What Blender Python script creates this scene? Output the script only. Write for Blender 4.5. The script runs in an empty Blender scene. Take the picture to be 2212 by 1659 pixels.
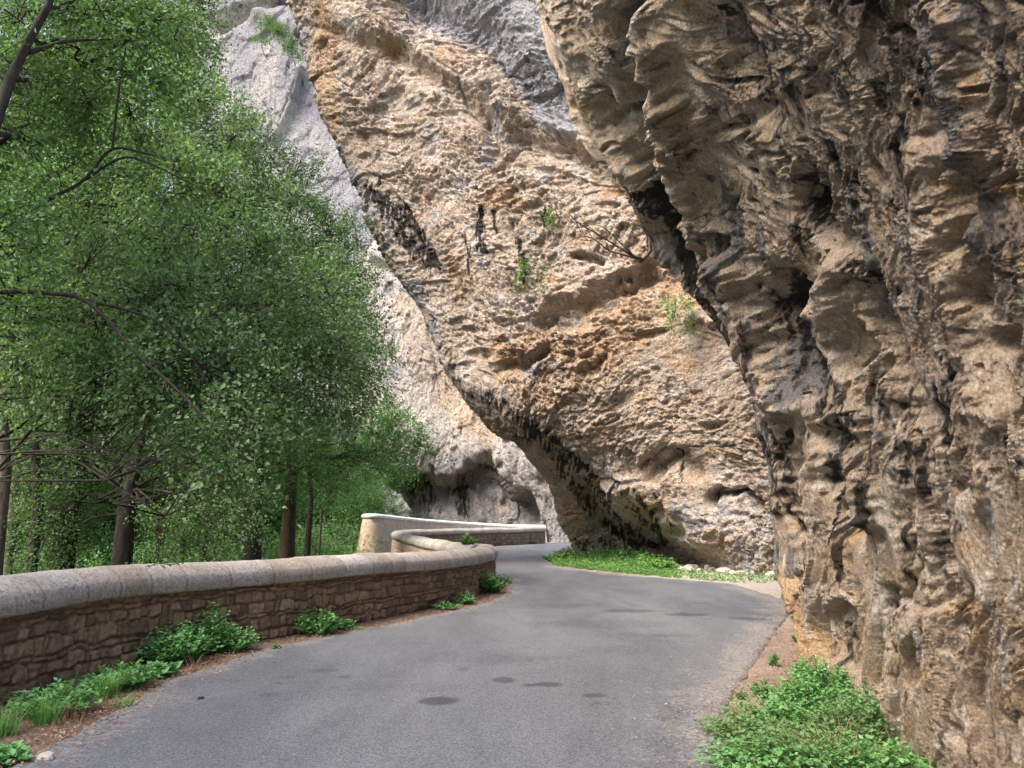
import bpy, math, random
import numpy as np
from mathutils import Vector
C = bpy.context.scene.collection
S = bpy.context.scene
# ------------------------------------------------------------------ camera
F = 1671.0; CX = 1106.0; CY = 829.5; H = 1.6; HOR = 1128.0
TH = math.atan((HOR - CY) / F); ct, st = math.cos(TH), math.sin(TH)
cam = bpy.data.cameras.new('camera'); camo = bpy.data.objects.new('camera', cam); C.objects.link(camo)
camo.location = (0, 0, H); camo.rotation_euler = (math.pi / 2 + TH, 0, 0)
cam.sensor_width = 36.0; cam.lens = 36.0 * F / 2212.0; cam.clip_start = 0.1; cam.clip_end = 3000
S.camera = camo
# ------------------------------------------------------------------ world, sun, exposure
SUN_EL, SUN_AZ = math.radians(50), math.radians(-125)     # azimuth from +Y towards +X
w = bpy.data.worlds.new('World'); S.world = w; w.use_nodes = True
nt = w.node_tree; bg = nt.nodes['Background']
sky = nt.nodes.new('ShaderNodeTexSky'); sky.sky_type = 'NISHITA'; sky.sun_disc = False
sky.sun_elevation = SUN_EL; sky.sun_rotation = SUN_AZ; sky.dust_density = 4.0; sky.air_density = 1.0; sky.ozone_density = 1.0
nt.links.new(sky.outputs[0], bg.inputs[0]); bg.inputs[1].default_value = 0.15
sl = bpy.data.lights.new('sun', 'SUN'); sl.energy = 1.8; sl.angle = math.radians(32); sl.color = (1.0, 0.95, 0.88)
so = bpy.data.objects.new('sun', sl); C.objects.link(so)
sd = Vector((math.sin(SUN_AZ) * math.cos(SUN_EL), math.cos(SUN_AZ) * math.cos(SUN_EL), math.sin(SUN_EL)))
so.rotation_euler = sd.to_track_quat('Z', 'Y').to_euler(); so.location = (-40, -30, 80)
S.view_settings.view_transform = 'Standard'; S.view_settings.look = 'None'
S.view_settings.exposure = 2.0; S.view_settings.gamma = 1.0
S.render.engine = 'CYCLES'
try:
    S.cycles.max_bounces = 8; S.cycles.diffuse_bounces = 5; S.cycles.transmission_bounces = 4; S.cycles.transparent_max_bounces = 4
except Exception: pass

# ------------------------------------------------------------------ geometry helpers
def PX(px, py, Y):
    """world point seen at picture position (px,py) at forward distance Y (all arrays allowed)"""
    a = (px - CX) / F; b = -(py - CY) / F
    dy = ct - b * st; dz = st + b * ct
    k = Y / dy
    return np.stack(np.broadcast_arrays(a * k, Y, H + dz * k), -1)
def GR(px, py, z=0.0):
    a = (px - CX) / F; b = -(py - CY) / F
    dy = ct - b * st; dz = st + b * ct
    k = (z - H) / dz
    return np.array([a * k, dy * k, z])
def smooth(a, b, x):
    t = np.clip((x - a) / (b - a), 0, 1); return t * t * (3 - 2 * t)
def herm(xk, yk, x):
    """monotone-ish cubic through knots"""
    xk = np.asarray(xk, float); yk = np.asarray(yk, float); x = np.asarray(x, float)
    h = np.diff(xk); d = np.diff(yk, axis=0) / (h if yk.ndim == 1 else h[:, None])
    m = np.zeros_like(yk)
    m[0] = d[0]; m[-1] = d[-1]
    for i in range(1, len(xk) - 1):
        p = d[i - 1] * d[i]
        hm = 2 * p / (d[i - 1] + d[i] + np.where(np.abs(d[i - 1] + d[i]) < 1e-9, 1e-9, 0))
        m[i] = np.where(p > 0, hm, 0)
    i = np.clip(np.searchsorted(xk, x) - 1, 0, len(xk) - 2)
    hh = h[i]; t = (x - xk[i]) / hh
    if yk.ndim > 1: t = t[..., None]; hh = hh[..., None]
    h00 = 2*t**3 - 3*t**2 + 1; h10 = t**3 - 2*t**2 + t; h01 = -2*t**3 + 3*t**2; h11 = t**3 - t**2
    return h00*yk[i] + h10*hh*m[i] + h01*yk[i+1] + h11*hh*m[i+1]
def crom(pts, step):
    """centripetal-free Catmull-Rom resampled evenly at step"""
    p = np.asarray(pts, float); p = np.vstack([2*p[0]-p[1], p, 2*p[-1]-p[-2]])
    out = []
    for i in range(1, len(p) - 2):
        t = np.linspace(0, 1, 40, endpoint=False)[:, None]
        a, b, c, d = p[i-1], p[i], p[i+1], p[i+2]
        out.append(0.5*((2*b) + (-a+c)*t + (2*a-5*b+4*c-d)*t*t + (-a+3*b-3*c+d)*t**3))
    out.append(p[-2][None]); q = np.vstack(out)
    s = np.r_[0, np.cumsum(np.linalg.norm(np.diff(q[:, :2], axis=0), axis=1))]
    n = max(2, int(s[-1] / step)); ss = np.linspace(0, s[-1], n + 1)
    return np.stack([np.interp(ss, s, q[:, k]) for k in range(q.shape[1])], -1), ss
# noise
_rt = np.random.RandomState(7)
_G = _rt.normal(size=(1024, 3)); _G /= np.linalg.norm(_G, axis=1)[:, None]
_V = _rt.random_sample((4096, 4))
def _hash(i, j, k, seed):
    h = (i.astype(np.int64) * 73856093) ^ (j.astype(np.int64) * 19349663) ^ (k.astype(np.int64) * 83492791) ^ (seed * 2654435761)
    h = (h ^ (h >> 13)) * 1274126177; h = h & 0x7fffffff
    return (h ^ (h >> 16))
def noise(P, seed=0):
    i0 = np.floor(P).astype(np.int64); f = P - i0; u = f*f*f*(f*(f*6-15)+10)
    r = 0
    for a in (0, 1):
        for b in (0, 1):
            for c in (0, 1):
                g = _G[_hash(i0[..., 0]+a, i0[..., 1]+b, i0[..., 2]+c, seed) & 1023]
                d = g[..., 0]*(f[..., 0]-a) + g[..., 1]*(f[..., 1]-b) + g[..., 2]*(f[..., 2]-c)
                wt = (u[..., 0] if a else 1-u[..., 0]) * (u[..., 1] if b else 1-u[..., 1]) * (u[..., 2] if c else 1-u[..., 2])
                r = r + wt * d
    return r * 1.6
def fbm(P, o=4, seed=0, ridged=False, gain=0.5):
    r = 0; a = 1.0; t = 0
    for k in range(o):
        n = noise(P * (2.03 ** k) + 17.3 * k, seed + k)
        if ridged: n = 1 - 2 * np.abs(n)
        r = r + a * n; t += a; a *= gain
    return r / t
def facet(P, seed=0):
    """chipped stone: every Voronoi cell is its own tilted plane; returns plane height, cell random, F2-F1"""
    i0 = np.floor(P).astype(np.int64)
    sh = P.shape[:-1]; f1 = np.full(sh, 9.0); f2 = np.full(sh, 9.0); val = np.zeros(sh); rnd = np.zeros(sh)
    for a in (-1, 0, 1):
        for b in (-1, 0, 1):
            for c in (-1, 0, 1):
                hsh = _hash(i0[..., 0]+a, i0[..., 1]+b, i0[..., 2]+c, seed)
                v = _V[hsh & 4095]
                q = np.stack([i0[..., 0]+a+v[..., 0], i0[..., 1]+b+v[..., 1], i0[..., 2]+c+v[..., 2]], -1) - P
                d = (q*q).sum(-1)
                near = d < f1
                f2 = np.where(near, f1, np.minimum(f2, d)); f1 = np.where(near, d, f1)
                g = _G[(hsh >> 5) & 1023]
                val = np.where(near, (q*g).sum(-1), val); rnd = np.where(near, v[..., 3], rnd)
    return val + (rnd - .5) * .8, rnd, np.sqrt(f2) - np.sqrt(f1)
def pdist(X, Y, pts):
    d = np.full(X.shape, 1e9)
    for (x0, y0), (x1, y1) in zip(pts[:-1], pts[1:]):
        vx, vy = x1-x0, y1-y0; L = vx*vx+vy*vy
        t = np.clip(((X-x0)*vx+(Y-y0)*vy)/L, 0, 1)
        d = np.minimum(d, np.hypot(X-x0-t*vx, Y-y0-t*vy))
    return d
def yat(X, pts):
    p = np.array(pts, float); return np.interp(X, p[:, 0], p[:, 1])
def unit(v): return v / np.maximum(np.linalg.norm(v, axis=-1, keepdims=True), 1e-9)
# ------------------------------------------------------------------ mesh builders
def tag(o, label=None, cat=None, group=None, kind=None):
    if label: o['label'] = label
    if cat: o['category'] = cat
    if group: o['group'] = group
    if kind: o['kind'] = kind
    return o
def empty(name, loc, label, cat, group=None):
    o = bpy.data.objects.new(name, None); C.objects.link(o); o.location = [float(c) for c in loc]; o.empty_display_size = .2
    return tag(o, label, cat, group)
def mesh(name, V, Fc, mat, parent=None, attrs=None, smooth_=True, off=None, face_attrs=None):
    """Fc: (n,k) int array, or list of such arrays. off: subtract origin"""
    V = np.asarray(V, np.float32).reshape(-1, 3)
    if off is not None: V = V - np.asarray(off, np.float32)
    if isinstance(Fc, np.ndarray): Fc = [Fc]
    me = bpy.data.meshes.new(name)
    me.vertices.add(len(V)); me.vertices.foreach_set('co', V.ravel())
    nl = sum(f.size for f in Fc); npoly = sum(len(f) for f in Fc)
    me.loops.add(nl); me.loops.foreach_set('vertex_index', np.concatenate([f.ravel() for f in Fc]).astype(np.int32))
    tot = np.concatenate([np.full(len(f), f.shape[1]) for f in Fc]).astype(np.int32)
    me.polygons.add(npoly); me.polygons.foreach_set('loop_start', np.r_[0, np.cumsum(tot)[:-1]].astype(np.int32))
    me.polygons.foreach_set('loop_total', tot)
    me.polygons.foreach_set('use_smooth', np.full(npoly, bool(smooth_)))
    for dom, A in (('POINT', attrs), ('FACE', face_attrs)):
        for k, v in (A or {}).items():
            at = me.attributes.new(k, 'FLOAT', dom); at.data.foreach_set('value', np.asarray(v, np.float32).ravel())
    me.update(calc_edges=True)
    me.materials.append(mat)
    o = bpy.data.objects.new(name, me); C.objects.link(o)
    if parent is not None: o.parent = parent
    elif off is not None: o.location = [float(c) for c in off]
    return o
def gridfaces(nr, nc, base=0, closed=False):
    i = np.arange(nr-1)[:, None]; j = np.arange(nc if closed else nc-1)[None]
    jn = (j+1) % nc
    return (np.stack([i*nc+j, i*nc+jn, (i+1)*nc+jn, (i+1)*nc+j], -1).reshape(-1, 4) + base)
class Acc:
    def __init__(s): s.v = []; s.f = []; s.n = 0; s.a = {}
    def add(s, V, Fq, **at):
        V = np.asarray(V, float).reshape(-1, 3); s.v.append(V); s.f.append(np.asarray(Fq) + s.n); s.n += len(V)
        for k, x in at.items(): s.a.setdefault(k, []).append(np.broadcast_to(np.asarray(x, float), (len(Fq),)))
    def tube(s, pts, rad, ns=7, jit=0.0, rng=None, cap=True):
        p = np.asarray(pts, float); r = np.broadcast_to(np.asarray(rad, float), (len(p),))
        t = unit(np.gradient(p, axis=0)); ref = np.array([0.3, 0.9, 0.2])
        u = unit(np.cross(t, ref)); v = np.cross(t, u); a = np.linspace(0, 2*np.pi, ns, endpoint=False)
        rr = r[:, None] * np.ones(ns)
        if jit and rng is not None: rr = rr * (1 + jit * rng.standard_normal((len(p), ns)))
        V = p[:, None] + rr[..., None] * (np.cos(a)[None, :, None]*u[:, None] + np.sin(a)[None, :, None]*v[:, None])
        s.add(V, gridfaces(len(p), ns, closed=True))
    def prisms(s, A, B, ra, rb):
        """many thin three-sided twigs at once"""
        A = np.asarray(A); B = np.asarray(B); n = len(A)
        if n == 0: return
        t = unit(B-A); u = unit(np.cross(t, np.array([.31, .2, .93]))); v = np.cross(t, u)
        V = []
        for P_, r in ((A, ra), (B, rb)):
            for k in range(3):
                c, q = math.cos(k*2.094), math.sin(k*2.094)
                V.append(P_ + (np.broadcast_to(r, (n,))[:, None]) * (c*u + q*v))
        V = np.stack(V, 1); b = (np.arange(n)*6)[:, None]
        f = np.concatenate([b + np.array([[k, (k+1) % 3, 3+(k+1) % 3, 3+k]]) for k in range(3)])
        s.add(V, f)
    def build(s, name, mat, parent=None, off=None, smooth_=True):
        return mesh(name, np.vstack(s.v), [np.vstack(s.f)], mat, parent, off=off, smooth_=smooth_,
                    face_attrs={k: np.concatenate(x) for k, x in s.a.items()})
# ------------------------------------------------------------------ materials
class N:
    def __init__(s, name):
        s.m = bpy.data.materials.new(name); s.m.use_nodes = True; s.t = s.m.node_tree
        s.b = s.t.nodes['Principled BSDF']; s.out = s.t.nodes['Material Output']
        s.co = s.t.nodes.new('ShaderNodeTexCoord').outputs['Object']
    def L(s, a, b): s.t.links.new(a, b)
    def scl(s, v, co=None):
        n = s.t.nodes.new('ShaderNodeMapping'); n.inputs['Scale'].default_value = v; s.L(co or s.co, n.inputs[0]); return n.outputs[0]
    def noise(s, sc, det=4, rough=.6, co=None, dist=0):
        n = s.t.nodes.new('ShaderNodeTexNoise'); n.inputs['Scale'].default_value = sc; n.inputs['Detail'].default_value = det
        n.inputs['Roughness'].default_value = rough; n.inputs['Distortion'].default_value = dist
        s.L(co or s.co, n.inputs['Vector']); return n.outputs['Fac']
    def voro(s, sc, co=None, feat='F1', out='Distance'):
        n = s.t.nodes.new('ShaderNodeTexVoronoi'); n.feature = feat; n.inputs['Scale'].default_value = sc
        s.L(co or s.co, n.inputs['Vector']); return n.outputs[out]
    def ramp(s, x, stops, interp='LINEAR'):
        n = s.t.nodes.new('ShaderNodeValToRGB'); r = n.color_ramp; r.interpolation = interp
        while len(r.elements) < len(stops): r.elements.new(.5)
        for e, (p, c) in zip(r.elements, stops):
            e.position = p; e.color = (c, c, c, 1) if isinstance(c, (int, float)) else (*c, 1)
        s.L(x, n.inputs[0]); return n.outputs[0]
    def mix(s, f, a, b, mode='MIX'):
        n = s.t.nodes.new('ShaderNodeMix'); n.data_type = 'RGBA'; n.blend_type = mode
        for v, k in ((f, 0), (a, 6), (b, 7)):
            if isinstance(v, (int, float)): n.inputs[k].default_value = v if k == 0 else (v, v, v, 1)
            elif isinstance(v, tuple): n.inputs[k].default_value = (*v, 1)
            else: s.L(v, n.inputs[k])
        return n.outputs[2]
    def math(s, op, a, b=0.0, clamp=False):
        n = s.t.nodes.new('ShaderNodeMath'); n.operation = op; n.use_clamp = clamp
        for v, k in ((a, 0), (b, 1)):
            if isinstance(v, (int, float)): n.inputs[k].default_value = v
            else: s.L(v, n.inputs[k])
        return n.outputs[0]
    def attr(s, name):
        n = s.t.nodes.new('ShaderNodeAttribute'); n.attribute_name = name; return n.outputs['Fac']
    def bump(s, h, dist, st_=1.0, prev=None):
        n = s.t.nodes.new('ShaderNodeBump'); n.inputs['Distance'].default_value = dist; n.inputs['Strength'].default_value = st_
        s.L(h, n.inputs['Height'])
        if prev: s.L(prev, n.inputs['Normal'])
        return n.outputs[0]
    def fin(s, col, rough=.85, nrm=None, spec=.3):
        if isinstance(col, tuple): s.b.inputs['Base Color'].default_value = (*col, 1)
        else: s.L(col, s.b.inputs['Base Color'])
        if isinstance(rough, (int, float)): s.b.inputs['Roughness'].default_value = rough
        else: s.L(rough, s.b.inputs['Roughness'])
        s.b.inputs['Specular IOR Level'].default_value = spec
        if nrm: s.L(nrm, s.b.inputs['Normal'])
        return s.m

def rock_mat(name, k, base, base2, pale, orange, grey, black=(.022, .02, .02), streak=(1, 1, 1)):
    """k = texture frequency (1/m); attributes black / grey / orange / pale drive where the stains and painted-in light or shade lie"""
    n = N(name); st_ = n.scl(streak)
    n1 = n.noise(k*.9, 5, .65, st_, .4); n2 = n.noise(k*3.1, 6, .7, st_); n3 = n.noise(k*11, 5, .75)
    c = n.mix(n.ramp(n1, [(.36, 0), (.62, 1)]), base, base2)
    c = n.mix(n.math('MULTIPLY', n.ramp(n2, [(.46, 0), (.66, 1)]), .65), c, pale)
    nb = n.math('ADD', n2, n.math('MULTIPLY', n1, .8))                    # ~0.9 mean
    def m(att, lo, hi, col, c, amt=1.0):
        x = n.math('ADD', n.attr(att), n.math('MULTIPLY', n.math('SUBTRACT', nb, .9), 1.5))
        return n.mix(n.math('MULTIPLY', n.ramp(x, [(lo, 0), (hi, 1)]), amt), c, col)
    c = m('pale', .35, .7, pale, c, .85)
    c = m('orange', .35, .65, orange, c, .8)
    c = m('grey', .4, .6, grey, c, .85)
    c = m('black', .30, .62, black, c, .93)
    c = n.mix(n.ramp(n.noise(k*30, 4, .8), [(.32, .7), (.55, 0)]), c, n.mix(1.0, c, (.45, .38, .33), 'MULTIPLY'))
    c = n.mix(n.ramp(n3, [(.3, .75), (.62, 0)]), c, n.mix(1.0, c, (.5, .42, .36), 'MULTIPLY'))
    h = n.math('ADD', n.math('MULTIPLY', n2, .6), n.math('MULTIPLY', n.noise(k*26, 6, .8), .4))
    b1 = n.bump(n.voro(k*16, None, 'F1'), .09/k, .8)
    b2 = n.bump(h, .35/k, .8, b1)
    return n.fin(c, .92, b2, .15)

def leaf_mat(name, dark, light, trans=.35, gloss=.5, rough=.42):
    n = N(name)
    v = n.attr('tint'); c = n.mix(v, dark, light)
    geo = n.t.nodes.new('ShaderNodeNewGeometry')
    c = n.mix(n.math('MULTIPLY', geo.outputs['Backfacing'], .45), c, tuple(min(1, x*1.5+.03) for x in light))
    n.fin(c, rough, None, gloss)
    tr = n.t.nodes.new('ShaderNodeBsdfTranslucent'); n.L(n.mix(1.0, c, (1.35, 1.5, .75), 'MULTIPLY'), tr.inputs[0])
    mx = n.t.nodes.new('ShaderNodeMixShader'); mx.inputs[0].default_value = trans
    n.L(n.b.outputs[0], mx.inputs[1]); n.L(tr.outputs[0], mx.inputs[2]); n.L(mx.outputs[0], n.out.inputs[0])
    return n.m
def bark_mat(name, a, b, k=8):
    n = N(name); co = n.scl((1, 1, .25)); x = n.noise(k, 6, .7, co)
    return n.fin(n.mix(n.ramp(x, [(.35, 0), (.65, 1)]), a, b), .9, n.bump(n.noise(k*2.5, 5, .7, co), .04, .9), .2)

M = {}
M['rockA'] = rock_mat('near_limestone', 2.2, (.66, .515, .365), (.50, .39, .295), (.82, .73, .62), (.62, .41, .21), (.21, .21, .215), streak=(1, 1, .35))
M['rockB'] = rock_mat('middle_limestone', .9, (.63, .51, .40), (.54, .435, .345), (.80, .72, .64), (.60, .41, .25), (.40, .42, .47))
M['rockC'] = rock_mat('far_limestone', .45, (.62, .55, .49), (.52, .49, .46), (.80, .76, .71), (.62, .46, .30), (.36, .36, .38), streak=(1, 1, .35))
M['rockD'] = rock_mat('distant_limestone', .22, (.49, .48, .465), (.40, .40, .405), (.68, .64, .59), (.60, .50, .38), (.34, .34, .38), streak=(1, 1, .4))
M['bark'] = bark_mat('dark_bark', (.022, .018, .014), (.06, .05, .04))
M['bark2'] = bark_mat('grey_bark', (.07, .06, .045), (.17, .145, .115))
M['bark3'] = bark_mat('brown_fissured_bark', (.04, .028, .02), (.11, .075, .05), 14)
M['leafA'] = leaf_mat('poplar_leaf', (.045, .095, .038), (.155, .232, .108), .38, .25, .6)
M['leafB'] = leaf_mat('alder_leaf', (.040, .092, .033), (.135, .218, .085), .36, .25, .62)
M['leafC'] = leaf_mat('locust_leaf', (.05, .14, .04), (.14, .27, .085), .38, .25, .6)
M['leafD'] = leaf_mat('weed_leaf', (.035, .12, .035), (.12, .27, .08), .30, .4, .5)
M['leafE'] = leaf_mat('meadow_leaf', (.05, .135, .03), (.135, .26, .065), .35, .3, .55)
M['leafG'] = leaf_mat('grass_blade', (.06, .17, .04), (.16, .30, .07), .35, .3, .5)

def asphalt():
    n = N('worn_asphalt')
    sp = n.voro(105, None, 'F1', 'Color'); bw = n.t.nodes.new('ShaderNodeRGBToBW'); n.L(sp, bw.inputs[0])
    c = n.mix(n.ramp(bw.outputs[0], [(.15, 0), (.5, .5), (.85, 1)]), (.056, .058, .063), (.156, .159, .168))
    big = n.noise(.55, 6, .65, n.scl((1.0, .45, 1)), .6)
    c = n.mix(n.ramp(n.noise(.9, 4, .6, n.scl((1.0, .12, 1))), [(.45, 0), (.62, .5)]), c, n.mix(1.0, c, (1.35, 1.33, 1.3), 'MULTIPLY'))
    c = n.mix(n.ramp(big, [(.40, .6), (.55, 0)]), c, n.mix(1.0, c, (.60, .60, .64), 'MULTIPLY'))
    c = n.mix(n.math('MULTIPLY', n.attr('patch'), .85), c, n.mix(1.0, c, (.30, .30, .33), 'MULTIPLY'))
    wv = n.t.nodes.new('ShaderNodeVectorMath'); wv.operation = 'ADD'; nz = n.t.nodes.new('ShaderNodeTexNoise'); nz.inputs['Scale'].default_value = 2.5; nz.inputs['Detail'].default_value = 5; n.L(n.co, nz.inputs[0]); n.L(n.co, wv.inputs[0]); n.L(nz.outputs['Color'], wv.inputs[1])
    ck = n.voro(.42, wv.outputs[0], 'DISTANCE_TO_EDGE'); ckm = n.math('MULTIPLY', n.ramp(ck, [(.0, 1), (.007, 0)]), n.ramp(n.noise(.8, 3), [(.50, 0), (.62, .8)]))
    c = n.mix(ckm, c, (.025, .024, .024))
    fine = n.noise(16, 5, .7)
    e = n.ramp(n.math('ADD', n.attr('edge'), n.math('SUBTRACT', fine, .5)), [(.35, 0), (.75, 1)])
    c = n.mix(n.math('MULTIPLY', e, .7), c, n.mix(n.ramp(n.noise(40, 3), [(.4, 0), (.6, 1)]), (.15, .13, .12), (.38, .345, .31)))
    b = n.bump(bw.outputs[0], .006, .6)
    return n.fin(c, .82, n.bump(n.noise(3, 4), .02, .5, b), .3)
M['asphalt'] = asphalt()
def soil():
    n = N('verge_soil')
    a = n.noise(9, 6, .75); b = n.noise(48, 4, .8); g = n.attr('gravel')
    c = n.mix(n.ramp(a, [(.35, 0), (.65, 1)]), (.11, .072, .052), (.25, .165, .12))
    c = n.mix(n.ramp(b, [(.52, 0), (.68, .8)]), c, (.36, .26, .19))
    gr = n.mix(n.ramp(b, [(.35, 0), (.65, 1)]), (.26, .22, .18), (.48, .42, .36))
    c = n.mix(g, c, gr)
    c = n.mix(n.math('MULTIPLY', n.attr('wood'), 1.0), c, n.mix(a, (.02, .035, .012), (.05, .07, .03)))
    return n.fin(c, .95, n.bump(b, .03, .8), .1)
M['soil'] = soil()
def stone_mat(name, lo, hi, warm, k=1.0):
    n = N(name); r = n.attr('stone'); a = n.noise(14*k, 6, .75)
    c = n.mix(r, lo, hi); c = n.mix(n.ramp(n.math('FRACT', n.math('MULTIPLY', r, 7.3)), [(.7, 0), (.95, .7)]), c, warm)
    c = n.mix(n.ramp(a, [(.35, .6), (.62, 0)]), c, n.mix(1.0, c, (.5, .47, .45), 'MULTIPLY'))
    vs = n.noise(1.1*k, 5, .7, n.scl((1, 1, .16))); c = n.mix(n.ramp(vs, [(.46, 0), (.68, .5)]), c, n.mix(1.0, c, (.62, .56, .50), 'MULTIPLY'))
    c = n.mix(n.attr('mortar'), c, n.mix(a, tuple(x*.55 for x in lo), tuple(x*.95 for x in lo)))
    c = n.mix(n.math('MULTIPLY', n.attr('damp'), .8), c, (.018, .015, .014))
    return n.fin(c, .9, n.bump(n.noise(30*k, 6, .75), .012, .9), .2)
M['stone'] = stone_mat('wall_stone', (.155, .100, .068), (.35, .235, .155), (.34, .22, .11))
M['palestone'] = stone_mat('retaining_stone', (.55, .42, .31), (.61, .48, .37), (.56, .41, .28), .4)
def coping():
    n = N('coping_granular_concrete')
    v = n.noise(26, 4, .85); w_ = n.noise(60, 3, .85); t = n.attr('tone')
    c = n.mix(t, (.40, .33, .265), (.52, .49, .46))
    c = n.mix(n.ramp(n.math('ADD', n.math('MULTIPLY', v, .5), n.math('MULTIPLY', w_, .5)), [(.40, .85), (.53, 0)]), c, (.10, .075, .055))
    c = n.mix(n.ramp(n.noise(2.2, 5, .7), [(.5, 0), (.75, .5)]), c, (.50, .46, .40))
    c = n.mix(n.ramp(n.noise(1.3, 6, .75), [(.50, 0), (.66, .55)]), c, (.20, .165, .12))
    c = n.mix(n.math('MULTIPLY', n.attr('joint'), .4), c, (.17, .13, .10))
    return n.fin(c, .9, n.bump(v, .03, .8), .2)
M['coping'] = coping()
def plain(name, a, b, k, rough=.85):
    n = N(name); x = n.ramp(n.noise(k, 5, .7), [(.35, 0), (.65, 1)]); return n.fin(n.mix(x, a, b), rough, n.bump(n.noise(k*3, 4), .01, .6), .2)
M['rim'] = plain('sunlit_rim', (.62, .60, .56), (.78, .76, .72), 3)  # sunlit white of the far coping put into its colour
M['rubble'] = plain('pale_rubble', (.32, .27, .22), (.56, .50, .43), 7)
M['litter'] = plain('dry_leaf_litter', (.16, .085, .045), (.42, .28, .17), 2)
M['deadwood'] = plain('dead_wood', (.07, .05, .04), (.20, .16, .13), 20)
M['debris'] = plain('dark_debris', (.012, .012, .012), (.03, .028, .026), 20)
M['stem'] = plain('green_stem', (.08, .14, .04), (.16, .20, .07), 9)
# ------------------------------------------------------------------ cliffs
def rock(name, rows, ys, us, mat, disp, zones, label, cat='cliff', back=((8, .6), (40, 3), (160, 9), (500, 20)), Rr=0.0, solver=None, flipn=False, dfun=None):
    """rows: [(y, [(x, Y), ...])] first control = outline. Surface of real depth; turns round the outline and runs back."""
    yk = [r[0] for r in rows]; K = len(rows[0][1])
    cx = herm(yk, np.array([[c[0] for c in r[1]] for r in rows]), ys)      # ny,K
    cY = herm(yk, np.array([[c[1] for c in r[1]] for r in rows]), ys)
    ny = len(ys); uk = np.linspace(0, 1, K)
    X = np.stack([herm(uk, cx[i], us) for i in range(ny)]); 
    yy = np.broadcast_to(ys[:, None], X.shape)
    if solver: D = solver(X, yy, cx[:, :1], cY[:, :1])
    else: D = np.stack([herm(uk, cY[i], us) for i in range(ny)])
    if dfun: D = D + dfun(X, yy)
    if Rr:
        wd = (X - X[:, :1]) / 45.0; wd = np.clip(wd, 0, 1); D = D - Rr * np.sqrt(1 - (1 - wd) ** 2)
    # columns behind the outline
    bt = np.linspace(0, 1, 26)[1:] ** 1.6
    bk = np.array([(0, 0)] + [b for b in back], float); bs = np.r_[0, np.linspace(.15, 1, len(back))]
    bx = np.interp(bt, bs, bk[:, 0])[::-1]; bd = np.interp(bt, bs, bk[:, 1])[::-1]
    X = np.hstack([X[:, :1] + bx, X]); D = np.hstack([D[:, :1] + bd, D]); yy = np.broadcast_to(ys[:, None], X.shape)
    P = PX(X, yy, D)
    du = np.gradient(P, axis=1); dv = np.gradient(P, axis=0); n = unit(np.cross(du, dv))
    nb = len(bt)
    # outward = towards the camera on the front
    mid = n[:, nb + 20:-2]; view = P[:, nb + 20:-2] - np.array([0, 0, H])
    if (mid * view).sum(-1).mean() > 0: n = -n
    global SD; SD = X - X[:, nb:nb+1]
    d = disp(P, X, yy, n)
    P2 = P + n * d[..., None]
    z = zones(P2, X, yy, d)
    f = gridfaces(*P.shape[:2])
    if (np.cross(du, dv)[:, nb+20:-2] * view).sum(-1).mean() > 0: f = f[:, ::-1]
    o = mesh(name, P2, f, mat, attrs=z)
    return tag(o, label, cat, kind='structure')
def stains(X, y, L, wob):
    r = np.zeros(X.shape)
    for pts, wdt, s in L:
        r = np.maximum(r, s * (1 - smooth(.2, 1.5, (pdist(X, y, pts) / wdt) * (1 + 1.3 * wob))))
    return r * np.clip(.80 + .9*noise(np.stack([X/5, y/26, 0*X], -1), 88) + .3*noise(np.stack([X/2.5, y/8, 0*X], -1), 89), 0, 1.1)
def ydense(lo, hi, step, ext_lo, ext_hi):
    a = np.arange(lo, hi, step)
    up = lo - np.cumsum(np.geomspace(step, 22, 60)); up = up[up > ext_lo][::-1]
    dn = hi + np.cumsum(np.geomspace(step, 12, 40)); dn = dn[dn < ext_hi]
    return np.r_[up, a, dn]

# ---- A: the near overhang on the right
A_sil = [(-900, 1330), (-400, 1210), (-150, 1172), (0, 1167), (101, 1183), (180, 1222), (254, 1240), (336, 1285), (414, 1355), (484, 1382), (543, 1400), (625, 1462),
         (700, 1518), (750, 1553), (812, 1592), (855, 1625), (957, 1657), (1074, 1672), (1245, 1688), (1296, 1712), (1356, 1738), (1423, 1752), (1500, 1775), (1592, 1800), (1900, 1850)]
A_Y = [(-900, 13), (0, 16), (480, 14), (855, 12), (1245, 10.6), (1356, 9.9), (1423, 9.5), (1592, 9.3), (1900, 9)]
rowsA = [(y, [(x, np.interp(y, *zip(*A_Y))), (2330 if y > -300 else 2700, 4)]) for y, x in A_sil]
def over(z):
    return np.interp(z, [-3, 0, 1.2, 2.4, 3.6, 5, 7, 9, 13, 20, 30], [-.7, 0, .10, .25, .55, 1.1, 2.2, 3.0, 4.2, 5.2, 6])
def solveA(X, yy, sx, sY):
    a = (X - CX) / F; b = -(yy - CY) / F; dy = ct - b*st; r = a/dy; s = (st + b*ct)/dy
    lo = np.full(X.shape, 1.2); hi = np.full(X.shape, 40.0)
    for _ in range(40):
        m = (lo+hi)/2; z = H + s*m
        g = r*m - (2.72 + .20*(m-5) - over(z))           # >0: behind the face
        hi = np.where(g > 0, m, hi); lo = np.where(g > 0, lo, m)
    m = (lo+hi)/2; k = 1.6
    cap = sY + 0*m
    return -np.log(np.exp(-m/k*1.0) + np.exp(-cap/k)) * k + .35 * np.exp(-((m-cap)/2.0)**2)
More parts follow.
